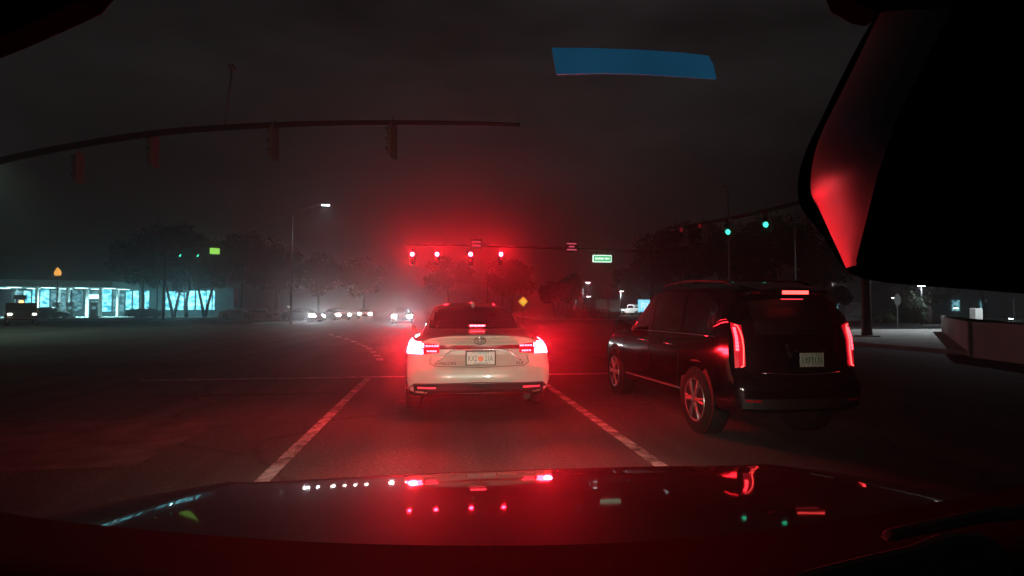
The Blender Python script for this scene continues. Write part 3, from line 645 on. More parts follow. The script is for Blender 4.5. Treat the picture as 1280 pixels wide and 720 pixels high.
for (a, b, z0, z1, k) in ((18, 27, 1.2, 4.3, 2), (29, 38, 1.2, 4.3, 1), (63, 74, 1.0, 4.4, 2), (40, 48, 1.0, 4.5, 1), (50, 61, 1.0, 4.5, 1), (76, 88, 1.0, 4.4, 2), (90, 103, 1.0, 4.4, 2), (107, 111, .3, 4.5, 1), (126, 139, .9, 4.5, 1), (141, 155, .9, 4.3, 2),
                          (157, 164, 1.2, 4.3, 1), (166, 173, 1.3, 4.3, 1), (177, 186, 1.3, 4.3, 1), (207, 219, 1.2, 4.2, 1), (220, 229, 1.2, 4.2, 1), (231, 243, 1.2, 4.3, 1), (245, 257, 1.2, 4.3, 1), (258, 268, 1.2, 4.3, 1)):
    f = face_quad(a - .8, b + .8, z0 - .1, z1 + .1, ZS - .10, .12, 'window', M['pole'], shop)
    face_quad(a, b, z0, z1, ZS - .16, .05, 'pane', M['shopwin'] if k == 1 else M['shopwin2'], f)
d = face_quad(112, 124, B0, 2.9, ZS - .12, .14, 'door', M['blackplastic'], shop)
face_quad(113, 117.5, .5, 2.6, ZS - .17, .04, 'pane', M['shopwin2'], d); face_quad(118.5, 123, .5, 2.6, ZS - .17, .04, 'pane', M['shopwin2'], d)
face_quad(107, 124, 3.05, 3.65, ZS - .2, .12, 'lit_fascia', M['canopylight'], shop)
# canopy
can = empty('forecourt_canopy', (0, 0, 0), 0, 'pale flat canopy on columns over the lit forecourt at the far left', 'canopy')
ZC0 = 74
a, b = GD(-60, ZC0), GD(140, ZC0 + 6); bk = Vector((-.1, 1, 0)) * 9
MB().hexa([(a.x, a.y, 4.35), (b.x, b.y, 4.35), (b.x + bk.x, b.y + bk.y, 4.35), (a.x + bk.x, a.y + bk.y, 4.35), (a.x, a.y, 5.4), (b.x, b.y, 5.3), (b.x + bk.x, b.y + bk.y, 5.3), (a.x + bk.x, a.y + bk.y, 5.4)]).build('canopy_deck', M['wallpaint'], can, bevel=.03)
for t in (.1, .3, .52, .74, .93):
    for s_ in (.25, .75):
        q = a + (b - a) * t + bk * s_
        MB().box((q.x, q.y, 4.32), (1.1, 1.1, .06)).build('canopy_light', M['canopylight'], can)
for t in (.46, .66, .88):
    for s_ in (.2, .8):
        q = a + (b - a) * t + bk * s_
        MB().box((q.x, q.y, 2.24), (.34, .34, 4.2)).build('column', M['whitepaint'], can, bevel=.03)
def pump(px, label, zc=76):
    q = at_(px, zc, .14); r = empty('fuel_pump', q, .1, label, 'fuel pump', 'fuel pumps on the forecourt')
    MB().box((0, 0, .1), (1.0, .7, .2)).build('base', M['concrete'], r, bevel=.02)
    MB().box((0, 0, 1.0), (.75, .5, 1.6)).build('body', M['whitepaint'], r, bevel=.04)
    MB().box((0, 0, 1.95), (.95, .55, .28)).build('header', M['whitepaint'], r, bevel=.03)
    MB().box((0, -.26, 1.35), (.45, .03, .35)).build('screen', M['shopwin2'], r)
    MB().tube([(.4, -.1, 1.5), (.55, -.25, 1.0), (.5, -.28, .5), (.42, -.2, 1.0)], .025, 6).build('hose', M['rubber'], r)
    return r
for px, lb_ in ((71, 'fuel pump at the left column of the canopy'), (88, 'fuel pump in front of the middle shop windows'), (118, 'fuel pump in front of the shop door')): pump(px, lb_)
c7 = copy_tree(c6); c7['label'] = 'dark car refuelling in front of the left forecourt columns'; del c7['group']; oncoming(c7, 84, 72, 1.45)
c7.location.z = .14
# orange pole sign, second one right
def pole_sign(px, zc, zt, label, sh):
    q = at_(px, zc, .14); r = empty('pole_sign', q, 0, label, 'sign')
    MB().tube([(0, 0, 0), (0, 0, zt)], .08, 8).build('pole', M['pole'], r)
    n_ = len(sh)
    MB().prism([(x, -.12, zt + z) for x, z in sh], [(x, .12, zt + z) for x, z in sh]).build('sign_face', M['amber2'], r)
    return r
M['amber2'] = emat('lit orange sign', (1, .45, .08), 1.3)
pole_sign(71, 73, 5.55, 'small orange flame shaped lit sign above the canopy', [(-.32, 0), (-.42, .35), (-.22, .75), (-.05, 1.05), (.12, .85), (.3, .6), (.38, .25), (.25, 0)])
pole_sign(265, 88, 4.5, 'tiny orange lamp sign on the right end of the shop', [(-.2, 0), (-.25, .3), (0, .6), (.25, .3), (.2, 0)])
q = at_(25, 60, 0); r = empty('price_sign', q, 0, 'small white board on two posts beside the dark pickup truck', 'sign')
MB().box((0, 0, 2.6), (1.2, .12, .45)).build('board', M['whitepaint'], r, bevel=.02)
for sx in (-.35, .35): MB().box((sx, 0, 1.2), (.14, .1, 2.35)).build('post', M['whitepaint'], r)
# ------------------------------------------------------------------ trees, hedges
def blob_leaves(rx, ry, rz, n, size, cl, seed, zc=0.0):
    R = random.Random(seed); m = MB(); cs = []
    for _ in range(cl):
        while True:
            v = Vector((R.uniform(-1, 1), R.uniform(-1, 1), R.uniform(-1, 1)))
            if .25 < v.length < 1: break
        cs.append((v * .82, R.uniform(.22, .40)))
    for i in range(n):
        c, rr = cs[i % cl]
        v = Vector((R.gauss(0, 1), R.gauss(0, 1), R.gauss(0, 1))).normalized() * rr * R.uniform(.55, 1.1)
        p = c + v; p = Vector((p.x * rx, p.y * ry, p.z * rz + zc))
        if p.z < .03: continue
        a = Vector((R.gauss(0, 1), R.gauss(0, 1), R.gauss(0, 1))).normalized(); b = a.orthogonal().normalized(); s = size * R.uniform(.6, 1.4)
        m.add([p - a * s, p + b * s * .5, p + a * s, p - b * s * .5], [(0, 1, 2, 3)])
    return m
def tree(h, rad, seed, label=None, group=None, fork=0, name='tree'):
    r = empty(name, (0, 0, 0), 0, label, 'tree', group); R = random.Random(seed)
    m = MB(); th = h * .42
    tops = []
    if fork:
        for s in (-1, 1):
            e = (s * .22 * th, R.uniform(-.3, .3), th); m.tube([(0, 0, -.1), (s * .08 * th, 0, .35 * th), e], [.26, .2, .15], 8); tops.append(e)
    else:
        e = (R.uniform(-.3, .3), R.uniform(-.3, .3), th); m.tube([(0, 0, -.1), (.06, .02, th * .5), e], [.28, .21, .16], 8); tops.append(e)
    for e in tops:
        for k in range(5):
            g = R.uniform(0, 2 * pi); l = rad * R.uniform(.5, .8)
            m.tube([e, (e[0] + l * .5 * cos(g), e[1] + l * .5 * sin(g), e[2] + h * .14), (e[0] + l * cos(g), e[1] + l * sin(g), e[2] + h * R.uniform(.22, .38))], [.13, .08, .03], 6)
    m.build('trunk', M['bark'], r, smooth=True)
    blob_leaves(rad, rad, h * .33, 5200, .27, 30, seed, h * .66).build('crown', M['leaf'], r, fix=False)
    return r
TG = 'trees around the far side of the junction'
specs = [(178, 82, 12.5, 4.6, 0, 'dark tree left of the lit shop windows, above the oval hedge'), (217, 80, 13.5, 5.2, 1, 'forked tree with V shaped trunk in front of the lit shop windows'), (233, 79, 10.5, 3.0, 0, 'slim dark tree between the two leaning trunks at the shop'),
         (256, 80, 11.5, 4.2, 1, 'forked tree at the right end of the lit shop windows'), (300, 84, 13.5, 5.6, 0, 'broad dark tree right of the petrol station'), (345, 86, 11.5, 5.0, 0, 'dark tree behind the left street lamp'),
         (398, 110, 12.5, 5.5, 0, 'far dark tree above the leftmost oncoming headlamps'), (455, 120, 12.0, 6, 0, 'far dark tree above the oncoming car queue'), (560, 120, 13, 6, 0, 'far dark tree behind the row of red signals'),
         (640, 118, 12, 6, 0, 'far dark tree above the yellow diamond sign'), (694, 84, 5.4, 2.6, 0, 'small round tree right of the white sedan'), (716, 92, 7.0, 2.6, 0, 'small tree lit from below beside the lot lamps'),
         (800, 100, 10, 5, 0, 'dark tree behind the parked white vans'), (850, 70, 12.5, 5.4, 0, 'tall dark tree behind the black SUV roof'), (900, 66, 12.0, 5.4, 0, 'dark tree below the green signals'), (955, 64, 12.5, 5.6, 0, 'dark tree beside the thin white pole on the right'),
         (1030, 62, 10.5, 4.6, 0, 'dark tree behind the thick signal pole'), (1040, 48, 3.4, 1.3, 0, 'small pale leaved tree beside the right side of the SUV'), (1162, 50, 5.2, 1.9, 0, 'tree lit green by the bare white lamp on the right'), (1230, 60, 8, 4.5, 0, 'dark tree behind the pale low wall')]
for i, (px, zc, h, rad, fork, lb_) in enumerate(specs):
    t = tree(h, rad, 30 + i, lb_, TG, fork); q = GD(px, zc); t.location = (q.x, q.y, .1); t.rotation_euler = (0, 0, 0 if fork else i * 1.3)
def hedge(px, zc, rx, ry, rz, label, name='hedge'):
    q = GD(px, zc); o = blob_leaves(rx, ry, rz, 2600, .11, 60, int(px), rz * .75).build(name, M['hedge'], fix=False); o.location = (q.x, q.y, .12); o.rotation_euler = (0, 0, -YAW)
    return tag(o, label, 'hedge')
hedge(180, 77, 2.8, 1.2, .75, 'oval dark clipped hedge in front of the lit shop')
hedge(735, 66, 4.6, 1.0, .75, 'long dark hedge below the white vans')
hedge(1138, 48, 1.3, 1.0, 1.7, 'bright green bush lit by the bare white lamp', 'bush')
hedge(58, 71, 1.6, 1.0, .7, 'low bush at the foot of the forecourt columns', 'bush')
hedge(1100, 52, 3.2, 1.0, .7, 'low dark hedge beyond the thick signal pole')
# ------------------------------------------------------------------ signals and poles
def signal(name='traffic_signal', lit='red', back=True, label=None, group=None):
    """faces local -y, hangs with its top at z=0"""
    r = empty(name, (0, 0, 0), 0, label, 'traffic light', group)
    m = MB().box((0, .0, -.53), (.38, .22, 1.08)); m.build('housing', M['sighousing'], r, bevel=.03)
    if back:
        f = MB(); f.box((0, .125, -.53), (.52, .012, 1.26)); bp_ = f.build('backplate', M['blackplastic'], r)
        e = MB()
        for (c, d_) in (((0, .116, .085), (.52, .006, .03)), ((0, .116, -1.145), (.52, .006, .03)), ((-.245, .116, -.53), (.03, .006, 1.2)), ((.245, .116, -.53), (.03, .006, 1.2))): e.box(c, d_)
        e.build('reflective_edge', M['edge'], bp_)
    for k, cn in enumerate(('red', 'amber', 'green')):
        z = -.18 - .35 * k
        v = MB(); pts = []
        for i in range(13):
            g = -.25 * pi + 1.5 * pi * i / 12; pts.append((.175 * cos(g), .175 * sin(g)))
        v.add([(x, -.11, z + y) for x, y in pts] + [(x, -.34 if y > 0 else -.22, z + y) for x, y in pts] + [(x * .93, -.11, z + y * .93) for x, y in pts] + [(x * .93, -.34 if y > 0 else -.22, z + y * .93) for x, y in pts],
              [(i, i + 1, 13 + i + 1, 13 + i) for i in range(12)] + [(26 + i, 26 + i + 1, 39 + i + 1, 39 + i) for i in range(12)] + [(13 + i, 13 + i + 1, 39 + i + 1, 39 + i) for i in range(12)])
        v.build('visor', M['sighousing'], r, smooth=False)
        mm = {'red': M['red_sig'] if lit == 'red' else M['red_faint'] if lit == 'dim' else M['lampred'], 'amber': M['lensoff'], 'green': M['green_sig'] if lit == 'green' else M['lensoff']}[cn]
        MB().lathe([(.165, 0), (.14, -.03), (.07, -.05), (.005, -.055)], 18, 'Y', (0, -.112, z)).build('lens', mm, r, smooth=True)
    MB().tube([(0, .05, .0), (0, .05, .30)], .035, 8).build('hanger', M['pole'], r)
    return r
M['sighousing'] = mat('signal housing paint', (.10, .09, .06), .6, noise=.2)
M['edge'] = mat('reflective edging', (.6, .6, .55), .4, noise=.1)
M['red_faint'] = emat('faint red lens', (1, .04, .06), .12)
M['lensoff'] = mat('dark lens', (.02, .025, .02), .2, noise=.1)
M['sigedge_red'] = emat('red lit edging', (1, .25, .25), .5)  # red light painted into the edging as emission
# far arm with four red signals
AZ = 48
def arm_pts(a, b, zlo, zhi, n=10):
    return [Vector((a.x + (b.x - a.x) * t / n, a.y + (b.y - a.y) * t / n, zlo + (zhi - zlo) * sin(pi / 2 * t / n))) for t in range(n + 1)]
base = GD(815, AZ + 1); tip = GD(508, AZ)
mast = empty('signal_mast', base, 0, 'far signal mast whose arm carries the four red signals', 'signal mast')
o0 = base
pts = [p_ - o0 for p_ in arm_pts(base, tip, 6.3, 6.85)]
MB().tube([(0, 0, 0), (0, 0, 6.9)], [.17, .12], 12).build('pole', M['darkpole'], mast, smooth=True)
MB().tube(pts, [.13 - .007 * i for i in range(11)], 10).build('arm', M['darkpole'], mast, smooth=True)
SG = 'signals showing red on the far mast arm'
s0 = signal(lit='red', label='leftmost of the four red signals, its backplate edge outlined', group=SG)
names = ['leftmost of the four red signals, its backplate edge outlined', 'second from the left of the four red signals', 'third from the left of the four red signals, straight above the white sedan', 'rightmost of the four red signals']
for i, px in enumerate((515, 546, 588, 626)):
    s_ = s0 if i == 0 else copy_tree(s0)
    s_['label'] = names[i]; q = GD(px, AZ - .3); s_.location = (q.x, q.y, 6.18); s_.rotation_euler = (0, 0, -YAW * .2)
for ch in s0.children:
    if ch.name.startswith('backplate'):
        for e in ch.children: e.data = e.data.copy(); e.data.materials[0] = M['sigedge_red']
# signs on the far arm
def arm_sign(px, zt, lines, label, m_face, m_txt, wd=1.1, hg=.9):
    q = GD(px, AZ - .35); r = empty('road_sign', (q.x, q.y, zt), 0, label, 'sign')
    MB().box((0, 0, -hg / 2), (wd, .04, hg)).build('board', m_face, r, bevel=.02)
    for i, l in enumerate(lines):      # unreadable at this distance: broken strokes
        m = MB(); x = -l / 2; R_ = random.Random(i + 3)
        while x < l / 2 - .03:
            g = R_.uniform(.05, .11); m.box((x + g / 2, -.03, -hg * (i + .75) / (len(lines) + .5)), (g, .012, .11)); x += g + .02
        m.build('lettering', m_txt, r)
    MB().tube([(0, .05, -hg * .3), (0, .08, .1)], .03, 6).build('bracket', M['darkpole'], r)
    return r
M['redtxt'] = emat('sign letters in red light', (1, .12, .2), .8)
M['signdark'] = mat('dark sign face', (.05, .02, .02), .6, noise=.1)
arm_sign(715, 7.1, [.85, .5, .85], 'small sign with three faint red lines right of the red signals', M['signdark'], M['redtxt'])
arm_sign(595, 7.3, [.8, .7], 'small sign with two faint red lines above the third red signal', M['signdark'], M['redtxt'], 1.0, .8)
q = GD(753, AZ - .3); r = empty('street_name_sign', (q.x, q.y, 5.95), 0, 'lit green street name sign hanging from the far mast arm', 'sign')
MB().box((0, 0, -.32), (1.66, .14, .62)).build('sign_box', M['greenwhite'], r, bevel=.03)
MB().box((0, -.075, -.32), (1.52, .02, .48)).build('sign_face', M['greensign'], r)
m = MB(); x = -.62
for g in (.13, .1, .11, .09, .12, .1): m.box((x + g / 2, -.09, -.32), (g, .012, .17 if g > .105 else .13)); x += g + .025
x += .08
for g in (.12, .1, .1): m.box((x + g / 2, -.09, -.32), (g, .012, .17 if g > .105 else .13)); x += g + .025
m.build('lettering', M['greenwhite'], r)
for sx in (-.5, .5): MB().tube([(sx, 0, 0), (sx, 0, .55)], .025, 6).build('hanger', M['darkpole'], r)
# near-left curved mast arm
pp = [(-90, 226), (0, 201), (100, 181), (200, 166), (300, 158.5), (400, 154.5), (500, 153.5), (580, 154), (650, 156)]
zz = [21, 20, 19, 18, 17.3, 16.8, 16.4, 16.2, 16]
W_ = [P(a[0], a[1], z) for a, z in zip(pp, zz)]
W_ = [Vector(v) for v in cr([list(v) for v in W_], 4)]
pb = Vector((W_[0].x - .8, W_[0].y + .2, 0))
m2 = empty('signal_mast', pb, 0, 'near mast with long curved arm reaching across the upper left', 'signal mast')
MB().tube([(0, 0, 0), (0, 0, 5.9)], [.2, .15], 12).build('pole', M['darkpole'], m2, smooth=True)
arm_l = [Vector((0, 0, W_[0].z - .2))] + [v - pb for v in W_]
MB().tube(arm_l, [.14 - .09 * i / (len(arm_l) - 1) for i in range(len(arm_l))], 10).build('arm', M['darkpole'], m2, smooth=True)
DG = 'dark side-on signals hanging from the near curved arm'
M['palehousing'] = mat('weathered pale housing', (.13, .13, .12), .7, noise=.3, scale=9)
sd0 = None
lbs = ['dark side-on signal nearest the left frame edge on the curved arm', 'second dark side-on signal from the left on the curved arm', 'third dark side-on signal from the left, by the arm camera post', 'dark signal nearest the tip of the curved arm, showing two pale edges']
for i, (px, py, zc, rz) in enumerate(((98, 194, 19.2, 1.55), (192, 172, 18.3, 1.5), (342, 160, 17.1, 1.35), (490, 158, 16.5, 1.2))):
    if sd0 is None: sd0 = signal(lit='off', label=lbs[0], group=DG); s_ = sd0
    else: s_ = copy_tree(sd0)
    if i == 0:
        for ch in s_.children:
            if ch.name.split('.')[0] in ('housing', 'visor', 'backplate'): ch.data = ch.data.copy(); ch.data.materials[0] = M['palehousing']
    s_['label'] = lbs[i]; s_.location = P(px, py, zc); s_.rotation_euler = (0.0, 0, rz + pi); s_.scale = (.85, .5, .85)
# riser on the curved arm
q0, q1 = P(281, 158, 17.4), P(290, 88, 17.4)
r = empty('camera_post', q0, 0, 'thin post with a small detector on top of the curved mast arm', 'camera post')
MB().tube([(0, 0, 0), q1 - q0], .028, 8).build('post', M['pole'], r, smooth=True)
dd = q1 - q0; MB().box((dd.x, dd.y, dd.z + .08), (.16, .3, .16)).build('detector', M['pole'], r, bevel=.03)
# right mast with pole close by
pb = GD(1083, 24.5)
m3 = empty('signal_mast', pb, 0, 'thick dark signal pole right of the SUV with its arm reaching left', 'signal mast')
MB().tube([(0, 0, 0), (0, 0, .5), (0, 0, 7.0)], [.24, .19, .15], 14).build('pole', M['darkpole'], m3, smooth=True)
MB().box((0, 0, .1), (.7, .7, .2)).build('base', M['concrete'], m3, bevel=.02)
wp = [P(1083, 228, 24.5), P(1000, 253, 26), P(955, 264, 27.5), P(908, 274, 29), P(870, 281, 30.5), P(838, 288, 32)]
wp = [Vector(v) - pb for v in cr([list(v) for v in wp], 3)]
MB().tube(wp, [.12 - .05 * i / (len(wp) - 1) for i in range(len(wp))], 10).build('arm', M['darkpole'], m3, smooth=True)
GG = 'signals on the right mast arm'
sg0 = None
rl = ['dark signal at the tip of the right mast arm', 'dark signal with a dim red glint, second from the tip of the right arm', 'left one of the two green signals on the right arm', 'green signal nearest the thick pole, half behind the mirror']
for i, (px, py, zc, rz, lit) in enumerate(((854, 283, 31.2, -1.1, 'off'), (877, 278, 30.3, -1.1, 'off'), (911, 273, 28.8, -.85, 'green'), (958, 263, 27.3, -.85, 'green'))):
    if i == 2: sg1 = signal(lit='green', label=rl[2], group=GG); s_ = sg1
    elif i == 3: s_ = copy_tree(sg1)
    elif i == 0: sg0 = signal(lit='dim', label=rl[0], group=GG); s_ = sg0
    else: s_ = copy_tree(sg0)
    s_['label'] = rl[i]; v = P(px, py, zc); s_.location = v
    s_.rotation_euler = (0, 0, rz)
    if lit == 'green':                 # two-section looking: lit lens faces us obliquely
        s_.scale = (.8, .8, .8)
    else: s_.scale = (.9, .9, .9)
# thin poles
def thin_pole(px, py0, py1, zc, r_, label, top=None):
    g = P(px, py0, zc); t_ = P(px, py1, zc); o = empty('pole', (g.x, g.y, 0), 0, label, 'pole')
    MB().tube([(0, 0, 0), (0, 0, t_.z)], r_, 8).build('shaft', M['pole'], o, smooth=True)
    if top == 'T': MB().tube([(-.28, 0, t_.z), (.28, 0, t_.z)], .035, 6).build('crossbar', M['pole'], o)
    if top == 'L': MB().box((.1, 0, t_.z), (.5, .2, .12)).build('lamp_head', M['pole'], o, bevel=.03)
    return o
thin_pole(912, 386, 232, 29.5, .035, 'slim pole with T shaped top above the left green signal', 'T')
thin_pole(995, 386, 262, 34, .04, 'slim white pole rising behind the SUV near the mirror', None)
thin_pole(196, 386, 267, 70, .07, 'slim pole standing above the trees at the petrol station', 'L')
thin_pole(609, 386, 338, 60, .05, 'thin pole below the third red signal', None)
thin_pole(628, 386, 342, 60, .05, 'thin pole below the rightmost red signal', None)
# small far-left signals seen from the side, green street sign
fl = empty('signal_mast', GD(204, 62), 0, 'far left mast with arm toward the green sign', 'signal mast')
MB().tube([(0, 0, 0), (0, 0, 8.4)], [.15, .1], 10).build('pole', M['darkpole'], fl, smooth=True)
aa = GD(285, 60) - GD(204, 62)
MB().tube([(0, 0, 8.0), (aa.x * .5, aa.y * .5, 8.3), (aa.x, aa.y, 8.4)], [.1, .08, .05], 8).build('arm', M['darkpole'], fl, smooth=True)
sl0 = None
for i, (px, lb_) in enumerate(((222, 'small side-on signal left of the pair above the shop'), (244, 'small side-on signal right of the pair above the shop, next to the green sign'))):
    s_ = signal(lit='green', label=lb_, group='side-on signals above the lit shop') if i == 0 else copy_tree(sl0)
    if i == 0: sl0 = s_
    s_['label'] = lb_; q = GD(px, 61); s_.location = (q.x, q.y, 8.1); s_.rotation_euler = (0, 0, 1.25)
q = GD(267, 60); r = empty('street_name_sign', (q.x, q.y, 7.9), .6, 'small lit yellow-green street sign above the dark trees on the left', 'sign')
M['yg'] = emat('lit yellow green sign', (.35, .85, .12), 1.1)
MB().box((0, 0, -.35), (.95, .12, .65)).build('sign_box', M['yg'], r, bevel=.03); MB().tube([(0, 0, 0), (0, 0, .45)], .03, 6).build('hanger', M['darkpole'], r)
# street lamps
LAMPCOL = (.86, .95, 1)
def lamp_light(name, loc, power, col=LAMPCOL, parent=None, spot=None, r_=.08):
    l = bpy.data.lights.new(name, 'SPOT' if spot else 'POINT'); l.energy = power; l.color = col; l.shadow_soft_size = r_
    if spot: l.spot_size = radians(spot); l.spot_blend = .9
    o = bpy.data.objects.new(name, l); C.objects.link(o); o.location = loc
    if parent: o.parent = parent
    return o
def street_lamp(px, py, zc, label, reach=(2.3, 0), power=0, col=LAMPCOL, twin=False, group='street lamps with lit heads', arm=True, spot=150):
    h = P(px, py, zc); base_ = Vector((h.x - reach[0], h.y - reach[1], 0)); o = empty('street_lamp', base_, 0, label, 'street lamp', group)
    R_ = Vector((reach[0], reach[1], 0))
    if arm:
        MB().tube([(0, 0, 0), (0, 0, h.z - .9)], [.10, .07], 10).build('pole', M['darkpole'], o, smooth=True)
        MB().tube([(0, 0, h.z - .9), R_ * .3 + Vector((0, 0, h.z - .45)), R_ * .7 + Vector((0, 0, h.z - .1)), R_ + Vector((0, 0, h.z + .03))], .045, 8).build('arm', M['darkpole'], o, smooth=True)
    else: MB().tube([(0, 0, 0), (0, 0, h.z)], [.08, .06], 10).build('pole', M['darkpole'], o, smooth=True)
    k = R_ + Vector((0, 0, h.z))
    hd = MB().box((k.x, k.y, k.z + .04), (.75, .32, .10)).build('lamp_head', M['pole'], o, bevel=.03)
    MB().box((k.x, k.y, k.z - .03), (.6, .26, .05)).build('lens', M['lampwhite'], hd)
    if power: lamp_light('lamp_light', k + Vector((0, 0, -.12)), power, col, parent=o, spot=spot)
    return o
street_lamp(407, 256, 48, 'street lamp with curved arm above the oncoming cars', (2.6, .5), 700)
street_lamp(735, 353, 86, 'tallest lit lamp in the car park behind the vans', (.8, 0), 1500)
street_lamp(722, 371, 95, 'low bluish lamp left of the white vans', (.3, 0), 700, arm=False)
street_lamp(735.5, 370.5, 92, 'low white lamp just left of the white vans', (.3, 0), 0, arm=False)
street_lamp(721, 346, 105, 'faint small lamp highest over the car park', (.5, 0), 0)
street_lamp(876, 357, 80, 'bright lamp just over the SUV roof', (.6, 0), 600)
street_lamp(857, 349, 84, 'lamp left of the bright one over the SUV roof', (.6, 0), 0)
street_lamp(1152.5, 357, 48, 'bare white lamp on a short pole beside the green bush', (.1, 0), 420, arm=False)
street_lamp(362, 383, 90, 'tiny white lamp far behind the left car queue', (.2, 0), 0, arm=False)
street_lamp(1043, 352, 70, 'white lot lamp right of the SUV among pale leaves', (.3, 0), 260, arm=False)
street_lamp(1062, 371, 74, 'low lamp above the grey service box', (.2, 0), 0, arm=False)
street_lamp(1265, 398, 60, 'low white lamp at the far right edge', (.2, 0), 0, arm=False)
street_lamp(777, 364, 98, 'tiny lamp between the white vans and the white pickup', (.2, 0), 3200, arm=False)
street_lamp(699, 364, 100, 'tiny lamp above the small round tree', (.2, 0), 0, arm=False)
street_lamp(1118, 372, 78, 'faint lamp behind the oval sign back on the right', (.2, 0), 0, arm=False)
street_lamp(893, 352, 96, 'tiny lamp over the middle of the SUV roof', (.2, 0), 0, arm=False)
street_lamp(1195, 385, 84, 'small lamp left of the white utility cabinet', (.2, 0), 0, arm=False)
# unseen street lamps added to light the right corner and the left road
street_lamp(1290, 190, 30, 'added unseen street lamp behind the mirror, lighting the right corner', (-2.5, 0), 7000)
street_lamp(-45, 168, 32, 'added unseen street lamp beyond the left edge, lighting the road', (2.5, 0), 3200, col=(.62, 1, .74))
# forecourt light
for (px, zc) in ((20, 80), (75, 80), (120, 83)):
    lamp_light('forecourt_light', at_(px, zc, 4.2), 6500, (.45, .95, 1), parent=can, spot=165)
lamp_light('lot_light', at_(230, 84, 3.2), 350, (.35, .9, 1), parent=shop)
# diamond sign
q = GD(654, 46); zt = P(654, 377, 46).z
r = empty('diamond_sign', (q.x, q.y, 0), 0, 'yellow diamond warning sign seen just above the white sedan roof', 'sign')
s_ = .40; MB().prism([(-s_, -.02, zt), (0, -.02, zt - s_), (s_, -.02, zt), (0, -.02, zt + s_)], [(-s_, .0, zt), (0, .0, zt - s_), (s_, .0, zt), (0, .0, zt + s_)]).build('sign_face', M['yellow'], r)
s2 = .30
m = MB()
for (a, b) in (((-s2, 0), (0, -s2)), ((0, -s2), (s2, 0)), ((s2, 0), (0, s2)), ((0, s2), (-s2, 0))): m.tube([(a[0], -.026, zt + a[1]), (b[0], -.026, zt + b[1])], .012, 4)
m.build('border', M['blackplastic'], r)
MB().tube([(0, .03, 0), (0, .03, zt + .2)], .035, 8).build('post', M['pole'], r)
# blue lit sign right of vans
q = GD(805, 70); zt = P(805, 384, 70).z
r = empty('lit_sign', (q.x, q.y, .19), 0, 'blue and white lit sign board at the SUV windscreen, right of the white pickup', 'sign')
MB().box((0, 0, zt), (1.5, .2, 1.5)).build('sign_box', M['bluesign'], r, bevel=.03)
for (x, z, w_, h_) in ((-.3, .1, .12, .8), (0, .25, .3, .12), (.05, -.2, .12, .5), (.4, 0, .12, .7)): MB().box((x, -.11, zt + z), (w_, .03, h_)).build('marking', M['greenwhite'], r)
for sx in (-.5, .5): MB().box((sx, 0, zt / 2 - .4), (.12, .12, zt)).build('post', M['pole'], r)
# traffic sign post + cabinet + small things on the right
q = GD(1122, 40); r = empty('sign_post', (q.x, q.y, 0), 0, 'back of an oval road sign on a post left of the green bush', 'sign')
MB().lathe([(.26, -.01), (.26, .01)], 20, 'Y', (0, 0, 0)).build('sign_back', M['pole'], r, loc=(0, 0, 2.0)); r.children[0].scale = (1, 1, 1.7)
MB().tube([(0, .03, 0), (0, .03, 2.3)], .03, 8).build('post', M['pole'], r)
q = GD(1220, 34); o = MB().box((0, 0, .6), (.5, .4, 1.3)).build('utility_cabinet', M['whitepaint'], bevel=.03, loc=(q.x, q.y, .13)); tag(o, 'small white utility cabinet behind the pale low wall', 'cabinet')
q = GD(1268, 44); o = MB().tube([(0, 0, 0), (0, 0, 2.0)], .09, 10).build('bollard', M['pole'], loc=(q.x, q.y, .13)); tag(o, 'pale post at the right edge behind the low wall', 'post')
q = GD(1062, 52); r = empty('utility_box', (q.x, q.y, .14), 0, 'grey lit service box between the SUV and the thick signal pole', 'cabinet')
MB().box((0, 0, .9), (1.6, 1.0, 1.5)).build('casing', M['greypaint'], r, bevel=.04); MB().box((0, 0, 1.72), (1.8, 1.2, .1)).build('lid', M['whitepaint'], r)
# pale low wall with a corner
wl = [G(1177, 418), G(1213, 447), G(1300, 458), GD(1700, 11)]
hts = [P(1177, 397, 0), ]
m = MB()
top = .98
outer = [Vector((v.x, v.y, 0)) for v in wl]
inner = [outer[0] + Vector((.6, .35, 0)), outer[1] + Vector((.5, .55, 0)), outer[2] + Vector((.15, .6, 0)), outer[3] + Vector((0, .6, 0))]
lowr = outer + inner[::-1]
m.prism([(v.x, v.y, 0) for v in lowr], [(v.x, v.y, top) for v in lowr])
r = empty('low_wall', (0, 0, 0), 0, 'pale low wall with a corner on the right below the mirror', 'wall')
m.build('wall_face', M['wallpaint'], r, bevel=.03)
mc = MB(); mc.tube([(outer[1].x - .02, outer[1].y - .03, .02), (outer[1].x - .02, outer[1].y - .03, top)], .05, 8); mc.build('corner_post', M['concrete'], r)
# distant low buildings on the right behind trees
r = empty('warehouse', (0, 0, 0), 0, 'long low dark building behind the right hand trees', 'building')
M['bldg'] = mat('dark building wall', (.12, .11, .10), .9, noise=.2, scale=.5)
face_quad(880, 1330, 0, 5.2, 92, 12, 'wall', M['bldg'], r); face_quad(875, 1335, 5.2, 5.6, 91.5, 13, 'roof', M['shoproof'], r)
for (a, b) in ((1046, 1056), (1190, 1200), (1225, 1233)): f = face_quad(a, b, 1.0, 2.8, 91.8, .15, 'window', M['shopwin2'], r)

